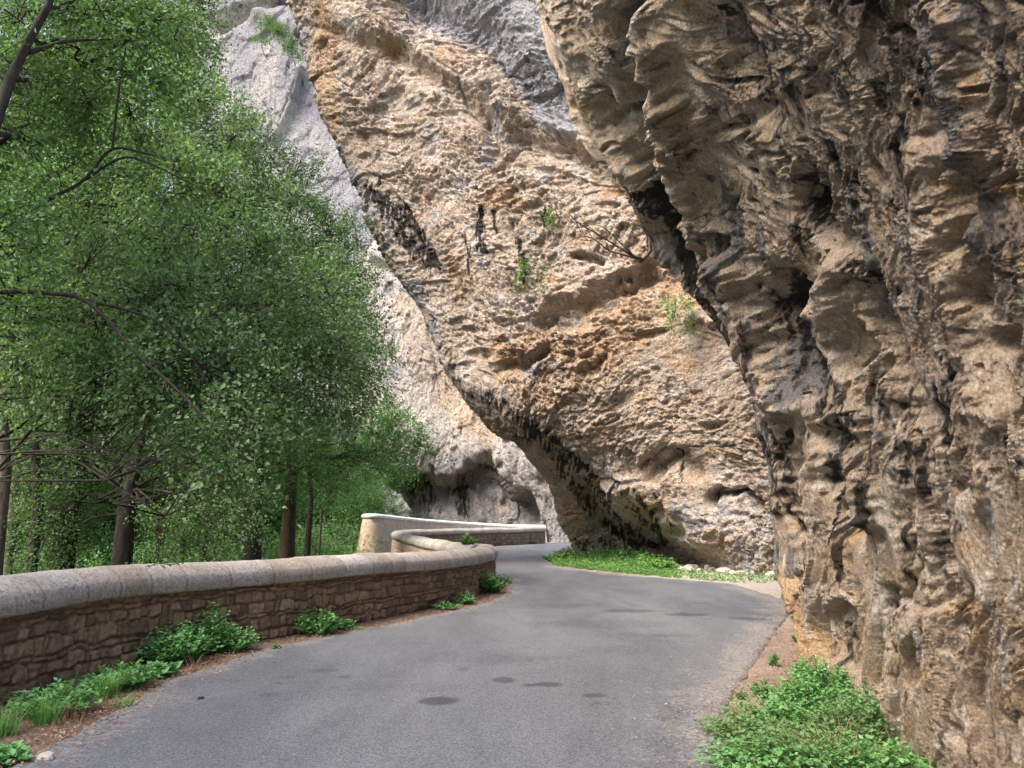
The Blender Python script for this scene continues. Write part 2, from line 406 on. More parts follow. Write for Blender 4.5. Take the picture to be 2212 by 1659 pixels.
A_folds = [  # (polyline in the picture, width px, metres: + stands out, - recessed)
    ([(1345, -40), (1368, 60), (1385, 170), (1400, 300), (1412, 400), (1430, 520), (1490, 660), (1560, 760), (1625, 850)], 26, -1.1),
    ([(1395, 30), (1440, 150), (1470, 260), (1500, 380), (1560, 520), (1640, 700), (1700, 880)], 30, .45),
    ([(1215, 30), (1265, 180), (1330, 330), (1390, 430)], 24, .35),
    ([(1300, 200), (1350, 320), (1395, 400)], 22, -.35),
    ([(1560, 60), (1650, 190), (1660, 240)], 40, -.35), ([(1740, 400), (1775, 470)], 26, -.6),
    ([(1700, 640), (1740, 740), (1800, 850), (1840, 910)], 55, -.55),
    ([(1840, 590), (1800, 700), (1850, 830), (1870, 900)], 34, .35),
    ([(1880, 600), (1940, 760), (2000, 900)], 30, -.35),
    ([(2060, 0), (2090, 160), (2110, 330)], 34, .28), ([(2060, 230), (2085, 400), (2080, 520)], 24, -.35),
    ([(2000, 330), (2040, 560), (2110, 760), (2180, 900)], 30, .22),
    ([(1715, 900), (1725, 1050), (1735, 1250)], 16, -.28), ([(1690, 900), (1700, 1100)], 12, .2),
    ([(1800, 930), (1810, 1050), (1850, 1130)], 24, -.35), ([(1860, 880), (1880, 1000), (1900, 1120)], 26, .28),
    ([(1960, 880), (1985, 1100), (1990, 1300)], 20, -.22), ([(2050, 900), (2060, 1100), (2040, 1300)], 22, -.22),
    ([(1935, 1280), (1950, 1400)], 16, -.22), ([(2140, 850), (2150, 1100)], 26, .2),
]
def flowx(y): return np.interp(y, [-900, 0, 500, 900, 1300, 1900], [-560, -330, -110, 0, 30, 40])   # direction the water streaks follow
def dispA(P, X, y, n):
    U_ = (X - flowx(y)*(1 - .75*smooth(1350, 1850, X))) / 190.0; V_ = np.interp(y, [-900, 700, 1000, 1900], [-900, 700, 890, 1270]) / 190.0
    Q = np.stack([U_, 0*U_ + .35*P[..., 0]*0, V_], -1)
    g = np.zeros(X.shape)
    wob = noise(np.stack([X/60, y/60, 0*X], -1), 5) * 22 + noise(np.stack([X/20, y/20, 0*X], -1), 6) * 8
    for pts, wd, a in A_folds: g += a * np.exp(-(pdist(X + wob, y + wob, pts)/wd)**2)
    far = np.clip(P[..., 1] / 8, .45, 1.15)
    low = smooth(700, 950, y)
    W = Q + .22 * np.stack([noise(Q*1.6, 1), 0*X, noise(Q*1.6, 3)], -1)
    W2 = W + .05 * np.stack([noise(Q*6, 1), 0*X, noise(Q*6, 3)], -1)
    fl = fbm(W * np.array([2.6, 1, .33]), 4, 11, True, .55); fl2 = fbm(W2 * np.array([5.5, 1, 1.1]), 3, 15, True, .55)
    fa = facet(W * np.array([1.2, 1, .42]), 21)[0]
    fb, rb, eb = facet(W2 * np.array([3.4, 1, .62]), 22)
    fc = facet(W2 * np.array([8.5, 1, 1.9]), 23)[0]
    fd = facet(W2 * np.array([18, 1, 6]), 24)[0]
    big = fbm(Q / 2.4, 3, 31)
    sil_ = smooth(-5, 110, SD)*.8 + .2
    fe = facet(W2 * np.array([38, 1, 24]), 25)[0]; rg = fbm(W2 * np.array([16, 1, 7]), 4, 19, True, .7)
    rough = .35 + 1.1*smooth(-.25, .35, fbm(Q*1.7, 3, 66))
    d = .84*far*(sil_*(.85*g + .13*big + .06*fa) + (.055 + .16*low)*fl*(sil_*.7+.3) + .055*fl2 + .045*fb + rough*(.032*fc + .024*fd + .013*fe + .026*rg))
    pit = noise(W * np.array([2.4, 1, 1.7]), 44)
    d -= far * .16 * sil_ * smooth(.42, .62, pit)
    d -= far * .07 * smooth(.35, .6, noise(W2 * np.array([8, 1, 5]), 45))
    return d * np.where(P[..., 2] < 0, .6, 1)
def zonesA(P, X, y, d):
    q = np.stack([X/120, y/300, 0*X], -1); xf = X - flowx(y)*(1 - .75*smooth(1350, 1850, X)); q = np.stack([xf/110, y/330, 0*X], -1); w1 = fbm(q, 4, 61); w2 = fbm(np.stack([xf/26, y/150, 0*X], -1), 4, 62); w3 = fbm(np.stack([X/90, y/90, 0*X], -1), 4, 63)
    bl = stains(X, y, [
        ([(1350, -20), (1372, 60), (1400, 250), (1415, 420), (1430, 500)], 13, .9),
        ([(1392, 420), (1425, 470), (1450, 560), (1500, 650), (1560, 740), (1620, 840)], 24, 1.0),
        ([(1560, 30), (1640, 100), (1655, 210), (1600, 190)], 34, .62), ([(1735, 400), (1765, 480)], 30, .8), ([(1700, 650), (1745, 740), (1800, 860), (1850, 920)], 48, .72),
        ([(1850, 560), (1935, 620)], 26, .6), ([(1960, 170), (2075, 250), (2090, 480)], 22, .55), ([(1680, 920), (1710, 1100)], 22, .7), ([(1800, 900), (1815, 1060), (1825, 1150)], 24, .75),
        ([(1720, 1120), (1745, 1200)], 14, .5), ([(1960, 900), (1990, 1150), (1975, 1330)], 16, .5), ([(2045, 820), (2050, 1050)], 18, .55), ([(1900, 820), (2000, 980)], 22, .6),
        ([(1930, 1310), (1960, 1400)], 22, .55), ([(1830, 1350), (1850, 1480)], 12, .5), ([(2080, 1150), (2100, 1350)], 12, .4)], w2)
    streaks = smooth(.04, .30, w2 + .35*w1) * (.35 + .65*smooth(1400, 1050, y)) * (.35 + .65*smooth(550, 850, y)) * .62
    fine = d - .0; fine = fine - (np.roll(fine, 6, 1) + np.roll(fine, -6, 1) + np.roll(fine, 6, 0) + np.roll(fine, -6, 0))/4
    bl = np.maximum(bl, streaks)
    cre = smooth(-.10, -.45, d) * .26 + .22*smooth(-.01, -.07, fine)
    grey = .22 + .55*smooth(.0, .5, w1 + .4*w2) + .35*smooth(60, 0, pdist(X, y, [(2030, -50), (2090, 150), (2110, 380), (2120, 600)])) \
        + .35*smooth(70, 0, pdist(X, y, [(1660, 850), (1680, 1150), (1700, 1230)])) + .25*smooth(50, 0, pdist(X, y, [(1990, 1000), (2010, 1400)]))
    grey -= .3*smooth(950, 1350, y)
    orange = .12 + .25*smooth(1000, 1400, y) + .5*smooth(.05, .5, w3) + .45*smooth(55, 10, pdist(X, y, [(1700, 1240), (1745, 1400)])) + .2*smooth(300, 0, pdist(X, y, [(2200, 100), (2200, 500)]))
    pale = .22 + .45*smooth(.1, .5, w3*-1) + .40*smooth(.01, .06, fine) + .6*smooth(.02, .25, -w2)*smooth(750, 1000, y) - .35*smooth(700, 200, y) * smooth(1450, 1560, X)
    # brown-purple old surface high up, with the overhang's shade deepened in its colour
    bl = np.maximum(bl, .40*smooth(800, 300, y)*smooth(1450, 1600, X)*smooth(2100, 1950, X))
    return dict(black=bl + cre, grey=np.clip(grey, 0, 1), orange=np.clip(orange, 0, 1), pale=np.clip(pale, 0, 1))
usA = np.linspace(0, 1, 430); usA = usA * .82 + .18 * usA ** 2
usA = np.r_[np.geomspace(.0002, .004, 6) - .0002, usA[usA > .0045], np.linspace(1, 1.9, 90)[1:]]
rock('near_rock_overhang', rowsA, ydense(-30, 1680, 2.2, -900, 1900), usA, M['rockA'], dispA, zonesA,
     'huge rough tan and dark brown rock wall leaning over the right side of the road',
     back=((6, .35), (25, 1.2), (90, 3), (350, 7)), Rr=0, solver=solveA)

# ---- B: the middle overhang
B_sil = [(-900, 350, 32), (-300, 560, 32), (0, 626, 32), (98, 655, 31.8), (219, 686, 31.6), (320, 733, 31.3), (414, 773, 31), (500, 805, 30.6), (598, 857, 30.2), (641, 892, 30), (700, 925, 29.7),
         (790, 957, 29.2), (830, 985, 29.2), (864, 1008, 29.5), (936, 1074, 30.4), (958, 1117, 30.9), (998, 1149, 31.5), (1033, 1180, 32), (1083, 1198, 32.8), (1123, 1207, 33.4), (1161, 1226, 34), (1192, 1243, 34.4), (1214, 1275, 34.4), (1300, 1300, 34), (1500, 1330, 34)]
B_in = [(-900, [(700, 28), (1100, 25), (1500, 21)]), (-300, [(850, 29.5), (1150, 27), (1500, 23)]), (0, [(800, 30.4), (1050, 28.5), (1500, 24.5)]), (220, [(850, 30), (1120, 28.2), (1520, 24.5)]),
        (414, [(920, 29.6), (1200, 27.6), (1620, 24)]), (600, [(1010, 29), (1300, 27), (1720, 23.2)]), (760, [(1060, 28.3), (1320, 26.6), (1800, 22.5)]), (830, [(1085, 28.2), (1340, 26.6), (1800, 22.5)]), (900, [(1100, 28.5), (1340, 26.8), (1800, 22.5)]),
        (958, [(1155, 29.4), (1330, 27.2), (1800, 22.5)]), (1033, [(1235, 31.2), (1320, 28.2), (1800, 22.5)]), (1083, [(1275, 32.2), (1375, 27.9), (1800, 22.5)]), (1123, [(1320, 33), (1435, 27.4), (1800, 22.5)]), (1161, [(1375, 33.6), (1485, 27.0), (1800, 22.5)]), (1192, [(1430, 33.4), (1535, 26.7), (1800, 22.5)]), (1214, [(1465, 32.6), (1565, 26.5), (1800, 22.5)]),
        (1260, [(1480, 32), (1580, 26.3), (1800, 22.5)]), (1500, [(1480, 32), (1600, 26), (1800, 22)])]
bi = herm([r[0] for r in B_in], np.array([[v for c in r[1] for v in c] for r in B_in], float), np.array([s[0] for s in B_sil], float))
rowsB = [(s[0], [(s[1], s[2])] + [(bi[i, 2*k], bi[i, 2*k+1]) for k in range(3)]) for i, s in enumerate(B_sil)]
B_folds = [
    ([(700, -20), (820, 70), (940, 140), (1040, 210), (1120, 270), (1230, 290)], 40, .4),        # lip under the ledge painted sky-lit grey
    ([(900, 20), (1040, 70), (1100, 150), (1180, 230), (1230, 250)], 44, -.9),
    ([(700, 60), (780, 95), (880, 110)], 16, -.6), ([(850, 120), (980, 190), (1050, 260)], 22, -.8), ([(1050, 190), (1060, 330)], 14, -.5),
    ([(1130, 300), (1240, 330), (1330, 400)], 22, -.8), ([(1060, 240), (1160, 250), (1270, 310)], 16, .5),
    ([(960, 830), (1100, 770), (1170, 740)], 18, .5), ([(1000, 800), (1110, 785), (1180, 755)], 20, -.7), ([(1180, 700), (1300, 640), (1420, 590)], 26, -.7), ([(1180, 665), (1320, 600), (1400, 560), (1440, 590)], 16, .5),
    ([(1500, 700), (1560, 690), (1600, 700)], 14, .35), ([(1530, 1080), (1570, 1060), (1610, 1065), (1630, 1090)], 10, -.8), ([(1400, 1010), (1440, 990), (1490, 1010)], 20, -.5),
    ([(1060, 380), (1100, 480)], 18, .3), ([(1250, 560), (1290, 560)], 9, -.6),
    ([(1250, 1050), (1330, 1150), (1440, 1215)], 14, -.5), ([(1330, 1080), (1400, 1170)], 12, .5), ([(1140, 960), (1240, 1060), (1280, 1150)], 18, .45),
]
def dispB(P, X, y, n):
    g = np.zeros(X.shape)
    wob = noise(np.stack([X/45, y/45, 0*X], -1), 5) * 16 + noise(np.stack([X/15, y/15, 0*X], -1), 6) * 7
    for pts, wd, a in B_folds: g += a * np.exp(-(pdist(X + wob, y + wob, pts)/wd)**2)
    W = P + .8*np.stack([noise(P*.35, 1), noise(P*.35, 2), noise(P*.35, 3)], -1)
    fa, ra, ea = facet(W * np.array([.22, .22, .36]), 121)
    fb, rb, eb = facet(W * np.array([.6, .6, 1.15]), 122)
    fc, rc, ec = facet(W * np.array([1.7, 1.7, 3.0]), 123)
    fd, rd, ed = facet(W * np.array([4.6, 4.6, 7.0]), 124)
    strat = smooth(500, 200, y)*.5 + .6
    sil_ = smooth(-5, 60, SD)*.7 + .3
    sil_ = smooth(-5, 90, SD); fe = facet(W * np.array([12, 12, 17]), 125)[0]; low_ = smooth(1000, 1120, y)*smooth(1520, 1440, X)
    rough = .30 + 1.15*smooth(-.25, .3, fbm(P/3.2, 3, 166))
    d = (sil_*(.85*g + .38*fbm(P/7, 4, 131) + .13*fa) + .10*fb*strat + rough*(.095*fc + .075*fd + .045*fe) + .10*fbm(W*np.array([1.3, 1.3, 3.2]), 4, 141, True, .6)*smooth(450, 250, y) + .07*fbm(W*np.array([2.5, 2.5, 1.6]), 4, 140, True, .65))*(1-.55*low_)
    d -= .12*smooth(.07, 0, eb)*smooth(0, .3, noise(P*.25, 9)); d -= .07*smooth(.38, .6, noise(W*np.array([2.4, 2.4, 4.4]), 46))
    d -= .22*sil_*smooth(.38, .68, noise(W*np.array([.7, .7, 1.6]), 44))
    ed_ = smooth(0, 60, X - 0*X) 
    return d
def zonesB(P, X, y, d):
    w1 = fbm(np.stack([X/110, y/170, 0*X], -1), 4, 71); w2 = fbm(np.stack([X/16, y/60, 0*X], -1), 3, 72); w3 = fbm(np.stack([X/80, y/80, 0*X], -1), 4, 73)
    bl = stains(X, y, [
        ([(800, 410), (835, 450), (880, 520), (930, 570)], 22, .95), ([(870, 450), (905, 500), (945, 575)], 13, .95), ([(1035, 455), (1038, 500), (1047, 540)], 9, 1.0), ([(1068, 458), (1072, 500)], 6, .95),
        ([(1003, 510), (1012, 545), (1018, 600)], 8, .7), ([(1113, 488), (1128, 550), (1137, 615)], 9, .9), ([(1174, 450), (1178, 490)], 6, .9), ([(1130, 450), (1120, 490)], 5, .6),
        ([(935, 690), (975, 800), (1050, 880), (1120, 940)], 22, .42), ([(1040, 850), (1150, 920), (1220, 1000)], 20, .58), ([(1100, 880), (1230, 970), (1290, 1040)], 14, .6),
        ([(1215, 1000), (1260, 1080), (1330, 1150), (1400, 1190)], 16, .68), ([(1270, 1010), (1330, 1100), (1420, 1180)], 12, .72), ([(1320, 1030), (1380, 1110), (1440, 1170)], 9, .70), ([(1370, 1060), (1430, 1150)], 7, .85),
        ([(1240, 990), (1290, 1070), (1370, 1160)], 9, .66), ([(1405, 1060), (1450, 1140)], 5, .7), ([(1310, 1170), (1420, 1215)], 26, .6), ([(1455, 980), (1470, 1040)], 5, .7), ([(1250, 1170), (1290, 1200)], 22, .5)], w2)
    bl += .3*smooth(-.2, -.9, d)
    skylit = np.maximum(smooth(110, 55, pdist(X, y, [(930, -50), (1080, -5), (1140, 60), (1185, 130), (1225, 210)]) + 45*w1), smooth(0, 1, (y < -10)*1.0*(X > 820)))  # upward ledge: its blue sky light is painted in through the grey
    grey = .30 + .35*smooth(.1, .5, w1) + .75*skylit + .25*smooth(40, 0, pdist(X, y, [(640, 100), (700, 260), (790, 450), (900, 660), (960, 800)])) + .25*smooth(40, 0, pdist(X, y, [(1190, 120), (1230, 280)]))
    grey += .18*smooth(1000, 1100, y)*smooth(1400, 1500, X)
    orange = .2 + .5*smooth(.0, .5, w3) + .4*smooth(150, 20, pdist(X, y, [(1200, 800), (1350, 680), (1450, 620)])) + .5*smooth(40, 5, pdist(X, y, [(690, -20), (710, 80), (705, 180), (720, 290)]))
    pale = .25 + .45*smooth(.0, .4, -w3) + .5*smooth(130, 30, pdist(X, y, [(1560, 1130), (1640, 1190)])) + .2*smooth(40, 5, pdist(X, y, [(1000, 750), (1080, 640)]))
    return dict(black=np.clip(bl, 0, 1), grey=np.clip(grey*(1-.5*orange*(1-skylit)), 0, 1), orange=np.clip(orange*(1-.8*skylit), 0, 1), pale=np.clip(pale, 0, 1))
usB = np.linspace(0, 1, 440)
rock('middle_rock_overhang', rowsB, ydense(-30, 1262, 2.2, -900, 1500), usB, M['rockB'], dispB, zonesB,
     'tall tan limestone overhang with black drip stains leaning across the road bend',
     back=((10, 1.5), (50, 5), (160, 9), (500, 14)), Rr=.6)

# ---- C: pale undercut rock beyond
C_rows = [(350, [(800, 76), (950, 72), (1300, 66)]), (480, [(815, 76), (950, 72), (1300, 66)]), (560, [(770, 77), (920, 71.5), (1300, 65)]), (600, [(735, 78), (920, 71.5), (1300, 65)]), (760, [(720, 77), (950, 70.5), (1300, 63)]), (900, [(760, 76), (980, 70), (1300, 62)]),
          (985, [(800, 75), (980, 69.5), (1300, 62)]), (1014, [(822, 75), (980, 69.5), (1300, 62)]), (1039, [(836, 75), (1000, 69.5), (1300, 62)]), (1067, [(870, 75), (1010, 69.5), (1300, 62)]),
          (1089, [(886, 75), (1020, 69.5), (1300, 62)]), (1114, [(888, 75), (1020, 69.5), (1300, 62)]), (1250, [(888, 75), (1020, 69.5), (1300, 62)])]
lip = [(700, 1010), (830, 1020), (880, 1018), (911, 1006), (935, 1000), (955, 1018), (982, 1020), (1000, 1000), (1011, 989), (1035, 972), (1055, 966), (1080, 968), (1090, 1010), (1130, 1064), (1160, 1110), (1300, 1150)]
def dispC(P, X, y, n):
    W = P + 1.2*np.stack([noise(P*.2, 1), noise(P*.2, 2), noise(P*.2, 3)], -1)
    dd = y - yat(X + 8*noise(np.stack([X/20, y/20, 0*X], -1), 3), lip)
    rec = smooth(0, 22, dd) * (1 - .35*smooth(30, 120, dd)) * smooth(1190, 1120, X)
    d = 1.0*fbm(P/12, 4, 231) + .35*facet(W*np.array([.14, .14, .11]), 221)[0] + .28*facet(W*np.array([.45, .45, .28]), 222)[0] + .08*facet(W*np.array([4, 4, 2.5]), 224)[0] + .16*facet(W*np.array([1.3, 1.3, .9]), 223)[0]
    d += .45*fbm(W*np.array([.8, .8, .16]), 4, 240, True)*smooth(780, 1000, y)
    for pts, wd, a in [([(1135, 1070), (1150, 1120)], 12, -1.6), ([(790, 560), (900, 610)], 10, -1.2)]: d += a*np.exp(-(pdist(X, y, pts)/wd)**2)
    return d
def recC(X, y):
    dd = y - yat(X + 8*noise(np.stack([X/20, y/20, 0*X], -1), 3), lip)
    return 3.2*smooth(0, 30, dd)*(1-.35*smooth(30, 120, dd))*smooth(1190, 1120, X)*smooth(840, 900, X)
def zonesC(P, X, y, d):
    w1 = fbm(np.stack([X/60, y/120, 0*X], -1), 4, 81); w2 = fbm(np.stack([X/10, y/50, 0*X], -1), 3, 82)
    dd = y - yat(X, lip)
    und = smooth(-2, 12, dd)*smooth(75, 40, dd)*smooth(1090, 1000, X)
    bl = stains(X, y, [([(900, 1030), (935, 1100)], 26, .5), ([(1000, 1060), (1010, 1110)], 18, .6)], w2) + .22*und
    grey = .45 + .3*w1 + .2*smooth(950, 1050, y) - .3*smooth(90, 20, pdist(X, y, [(900, 680), (950, 860), (1040, 930)]))
    orange = .05 + .50*smooth(80, 10, pdist(X, y, [(890, 660), (930, 800), (1010, 900), (1060, 930)])) 
    return dict(black=np.clip(bl, 0, 1), grey=np.clip(grey, 0, 1), orange=np.clip(orange, 0, 1), pale=np.clip(.45 - .4*w1, 0, 1))
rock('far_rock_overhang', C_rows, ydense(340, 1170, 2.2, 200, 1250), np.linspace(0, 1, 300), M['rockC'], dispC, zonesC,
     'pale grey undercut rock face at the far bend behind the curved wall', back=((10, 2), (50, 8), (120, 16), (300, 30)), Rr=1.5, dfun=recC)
# ---- D: high grey cliff
D_rows = [(-600, [(300, 150), (700, 135), (1100, 120)]), (0, [(330, 140), (650, 128), (1100, 118)]), (300, [(350, 135), (650, 124), (1100, 115)]), (600, [(380, 132), (680, 118), (1100, 112)]), (900, [(380, 130), (700, 115), (1100, 110)]), (1200, [(380, 130), (700, 115), (1100, 110)])]
def dispD(P, X, y, n):
    W = P + 2*np.stack([noise(P*.1, 1), noise(P*.1, 2), noise(P*.1, 3)], -1)
    d = .12*facet(W*np.array([2, 2, 1.4]), 324)[0] + 1.5*fbm(P/22, 4, 331) + .5*facet(W*np.array([.06, .06, .045]), 321)[0] + .4*facet(W*np.array([.2, .2, .16]), 322)[0] + .2*facet(W*np.array([.6, .6, .5]), 323)[0]
    for pts, wd, a in [([(645, 150), (625, 210), (600, 270), (585, 300)], 5, -3.5), ([(655, 150), (640, 210), (612, 270), (595, 310)], 6, 2.0), ([(470, 60), (530, 20), (600, -10)], 14, -3), ([(560, 30), (640, 60)], 20, 1.5)]:
        d += a*np.exp(-(pdist(X, y, pts)/wd)**2)
    return d
def zonesD(P, X, y, d):
    w1 = fbm(np.stack([X/70, y/130, 0*X], -1), 4, 91); w2 = fbm(np.stack([X/9, y/70, 0*X], -1), 3, 92)
    g = .42 + .45*smooth(-.2, .4, w1) + .25*smooth(60, 10, pdist(X, y, [(560, 40), (620, 30)])) + .2*smooth(.1, .4, w2)
    pl = .35 + .6*smooth(22, 4, pdist(X, y, [(455, 60), (500, 30), (570, -10)])) + .5*smooth(18, 4, pdist(X, y, [(490, 200), (500, 260)])) + .5*smooth(14, 3, pdist(X, y, [(655, 160), (640, 210), (612, 270), (590, 310)]))
    return dict(black=.1 + .25*smooth(.2, .5, w2), grey=np.clip(g - .4*(pl-.35), 0, 1), orange=.1 + .5*(pl-.35), pale=np.clip(pl, 0, 1))
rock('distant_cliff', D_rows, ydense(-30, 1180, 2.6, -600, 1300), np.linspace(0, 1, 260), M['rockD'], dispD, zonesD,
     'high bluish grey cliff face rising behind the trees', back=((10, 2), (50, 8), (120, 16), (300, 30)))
# ------------------------------------------------------------------ parapet path
base_px = [(161, 1472), (330, 1428), (530, 1388), (660, 1368), (780, 1345), (942, 1311), (1020, 1290)]
nearp = [GR(x, y)[:2] for x, y in base_px]
T = GR(1064, 1262)[:2]
# face line (road side) of the near run, the tight nose, the run back, the far run
wall_ctrl = [(-5.3, -7.0), (-5.2, -2.0), (-5.1, 2.0), (-4.9, 4.8), tuple(GR(0, 1524)[:2])] + [tuple(p) for p in nearp]
print('WALLCTRL', [tuple(np.round(p, 2)) for p in wall_ctrl], 'nose', T)
nose = [(-.62, 19.6), (-.50, 21.2), (-.55, 22.4), (-.95, 23.6)]
backrun = [(-1.9, 26.0), (-3.2, 30.6), (-4.6, 36.0), (-5.7, 41.0), (-6.0, 43.4), (-5.7, 45.4), (-4.6, 48.2), (-2.6, 52.0), (-.2, 55.6), (1.6, 58.6), (2.55, 60.8)]
wall_ctrl = wall_ctrl + nose + backrun
WP, WS = crom(wall_ctrl, .02)
tan_ = unit(np.gradient(WP, axis=0)); nrm = np.stack([tan_[:, 1], -tan_[:, 0]], -1)      # to the road side (right of travel)
THK = .46
lift = np.interp(WP[:, 1], [0, 8, 14, 19, 24, 30, 44, 60], [0, 0, -.04, -.12, -.13, -.08, .06, .14])
def wall_mesh(parent):
    # adaptive sampling: denser when near
    keep = [0]; 
    for i in range(1, len(WP)):
        if WS[i] - WS[keep[-1]] >= max(.02, .0016 * WP[i, 1] * 1.0): keep.append(i)
    keep = np.array(keep); p = WP[keep]; n = nrm[keep]; s = WS[keep]; lf_ = lift[keep]
    # smooth normals at the nose
    hz = np.linspace(-.12, .80, 52)
    def face(side, name):
        SS, ZZ = np.meshgrid(s, hz, indexing='ij')
        q = np.stack([SS/.16, ZZ/.12, 0*SS + 3*side], -1)
        Sw = SS + .035*noise(q, 1) + .012*noise(q*3, 2); Zw = ZZ + .048*noise(q*.6, 3) + .010*noise(q*3, 4) + .02*noise(np.stack([SS/1.1, 0*SS, 0*SS], -1), 8)
        rows = np.array([-.3, -.14, .0, .16, .30, .36, .52, .66, .72, .95]); ri = np.clip(np.searchsorted(rows, Zw) - 1, 0, len(rows)-2)
        z0 = rows[ri]; z1 = rows[ri+1]; dz = np.minimum(Zw - z0, z1 - Zw)
        # stones in each course: jittered widths
        wd = .165; k0 = np.floor(Sw/wd + ri*.37).astype(np.int64); best = None
        def edge(k): return (k + .55*(_V[_hash(k, ri, ri*0, 5+side) & 4095][..., 0]-.5)*1.7 - ri*.37)*wd
        ka = k0; e0 = edge(ka); e1 = edge(ka+1)
        lo_ = Sw < e0; hi_ = Sw >= e1; ka = ka - lo_ + hi_; e0 = edge(ka); e1 = edge(ka+1)
        # some stones merge with their right neighbour
        rv = _V[_hash(ka, ri, ri*0+1, 9+side) & 4095]
        ds = np.minimum(Sw - e0, e1 - Sw)
        d = np.minimum(np.maximum(ds, 0), np.maximum(dz, 0)*1.1)
        prof = smooth(-.002, .020, d)
        tone = rv[..., 0]; off = (rv[..., 1]-.5)*.06 + (rv[..., 2]-.5)*.3*(Zw-(z0+z1)/2) + (rv[..., 3]-.5)*.25*(Sw-(e0+e1)/2)
        rough = .030*fbm(np.stack([SS/.05, ZZ/.09, 0*SS], -1), 3, 12, True) 
        dd = -.042*(1-prof) + prof*(off*.8 + rough) 
        dd = np.where(Zw < -.02, dd*.6, dd)
        batter = (.8-ZZ)*.05
        base = p if side == 0 else p - n*THK
        sg = 1 if side == 0 else -1
        V = np.stack([base[:, None, 0] + sg*n[:, None, 0]*(dd+batter), base[:, None, 1] + sg*n[:, None, 1]*(dd+batter), ZZ*(1+lf_[:, None]/.8)], -1)
        Fc = gridfaces(*SS.shape);
        if side == 1: Fc = Fc[:, ::-1]
        tm = lambda a: a
        damp = smooth(.20, .0, ZZ + .10*noise(np.stack([SS/.7, ZZ/.3, 0*SS], -1), 21)) * smooth(-.3, .35, noise(np.stack([SS/1.7, 0*SS, 0*SS], -1), 22))
        return mesh(name, V, Fc, M['stone'] if side == 0 else M['palestone'], parent, attrs=dict(stone=tone, mortar=1-prof, damp=damp if side == 0 else 0*damp))
    face(0, 'stone_face'); 
    o = face(1, 'outer_face')
    # coping
    hw = .325; 
    prof = [(-hw+.01, .775), (-hw-.005, .80), (-hw-.02, .88), (-hw-.0, .96), (-hw+.055, 1.02), (-hw+.13, 1.07), (-hw+.22, 1.098), (0, 1.105)]
    prof = prof + [(-a, b) for a, b in prof[::-1][1:]]
    prof = np.array([(hw-.06, .772)] [:0] + prof)
    t0 = np.r_[0, np.cumsum(np.hypot(*np.diff(prof, axis=0).T))]; tt = np.linspace(0, t0[-1], 40)
    pa = np.interp(tt, t0, prof[:, 0]); pz = np.interp(tt, t0, prof[:, 1])
    pa = np.r_[-hw+.06, pa, hw-.06, -hw+.06]; pz = np.r_[.772, pz, .772, .772]
    SS, AA = np.meshgrid(s, pa, indexing='ij'); ZZ = np.broadcast_to(pz, SS.shape)
    rs = np.random.RandomState(3); js = np.cumsum(rs.uniform(.42, .8, 200)); ji = np.searchsorted(js, s); 
    dj = np.minimum(np.abs(s - js[np.clip(ji, 0, 199)]), np.abs(s - js[np.clip(ji-1, 0, 199)]))
    jn = smooth(.030, .008, dj)
    tone = rs.random_sample(220)[ji]; seg_off = (rs.random_sample(220)[ji]-.5)*.014
    cz = .95; rad = np.stack([AA, (ZZ-cz)*1.4], -1); rad = unit(rad)
    bmp = .006*fbm(np.stack([SS/.12, AA/.12, ZZ/.12], -1), 3, 55) + seg_off[:, None] - .013*jn[:, None] + .012*noise(np.stack([SS/.9, AA/.5, 0*AA], -1), 56)
    A2 = AA + rad[..., 0]*bmp; Z2 = ZZ + rad[..., 1]*bmp + .012*np.sin(SS*1.3) + lf_[:, None]
    mid = p - n*(THK/2)
    V = np.stack([mid[:, None, 0] - n[:, None, 0]*A2, mid[:, None, 1] - n[:, None, 1]*A2, Z2], -1)
    endr = [np.arange(SS.shape[1])[None], (np.arange(SS.shape[1])[::-1] + (SS.shape[0]-1)*SS.shape[1])[None]]
    mesh('coping', V, [gridfaces(*SS.shape)] + [e for e in endr], M['coping'], parent,
         attrs=dict(tone=np.repeat(tone, SS.shape[1]), joint=np.repeat(jn, SS.shape[1])))
    # closed far end
    e = p[-1]; en = n[-1]; tt_ = tan_[keep[-1]]
    a = Acc(); c0 = np.r_[e + en*.02, -.1]; c1 = np.r_[e - en*(THK+.02), -.1]
    V = []
    for k in range(2):
        for c in (c0, c1):
            for z in (-.1, .91): V.append([c[0] + tt_[0]*(.06*k - .01), c[1] + tt_[1]*(.06*k - .01), z])
    V = np.array(V); a.add(V, np.array([[0, 1, 3, 2], [4, 6, 7, 5], [0, 4, 5, 1], [2, 3, 7, 6], [1, 5, 7, 3], [0, 2, 6, 4]]))
    mesh('wall_end', V, np.array([[0, 1, 3, 2], [4, 6, 7, 5], [0, 4, 5, 1], [2, 3, 7, 6], [1, 5, 7, 3], [0, 2, 6, 4]]), M['stone'], parent, smooth_=False, attrs=dict(stone=np.full(8, .6)))
wall = empty('parapet_wall', (0, 0, 0), 'low brown stone roadside wall with a rounded granular coping, winding round the bend', 'wall')
wall_mesh(wall)

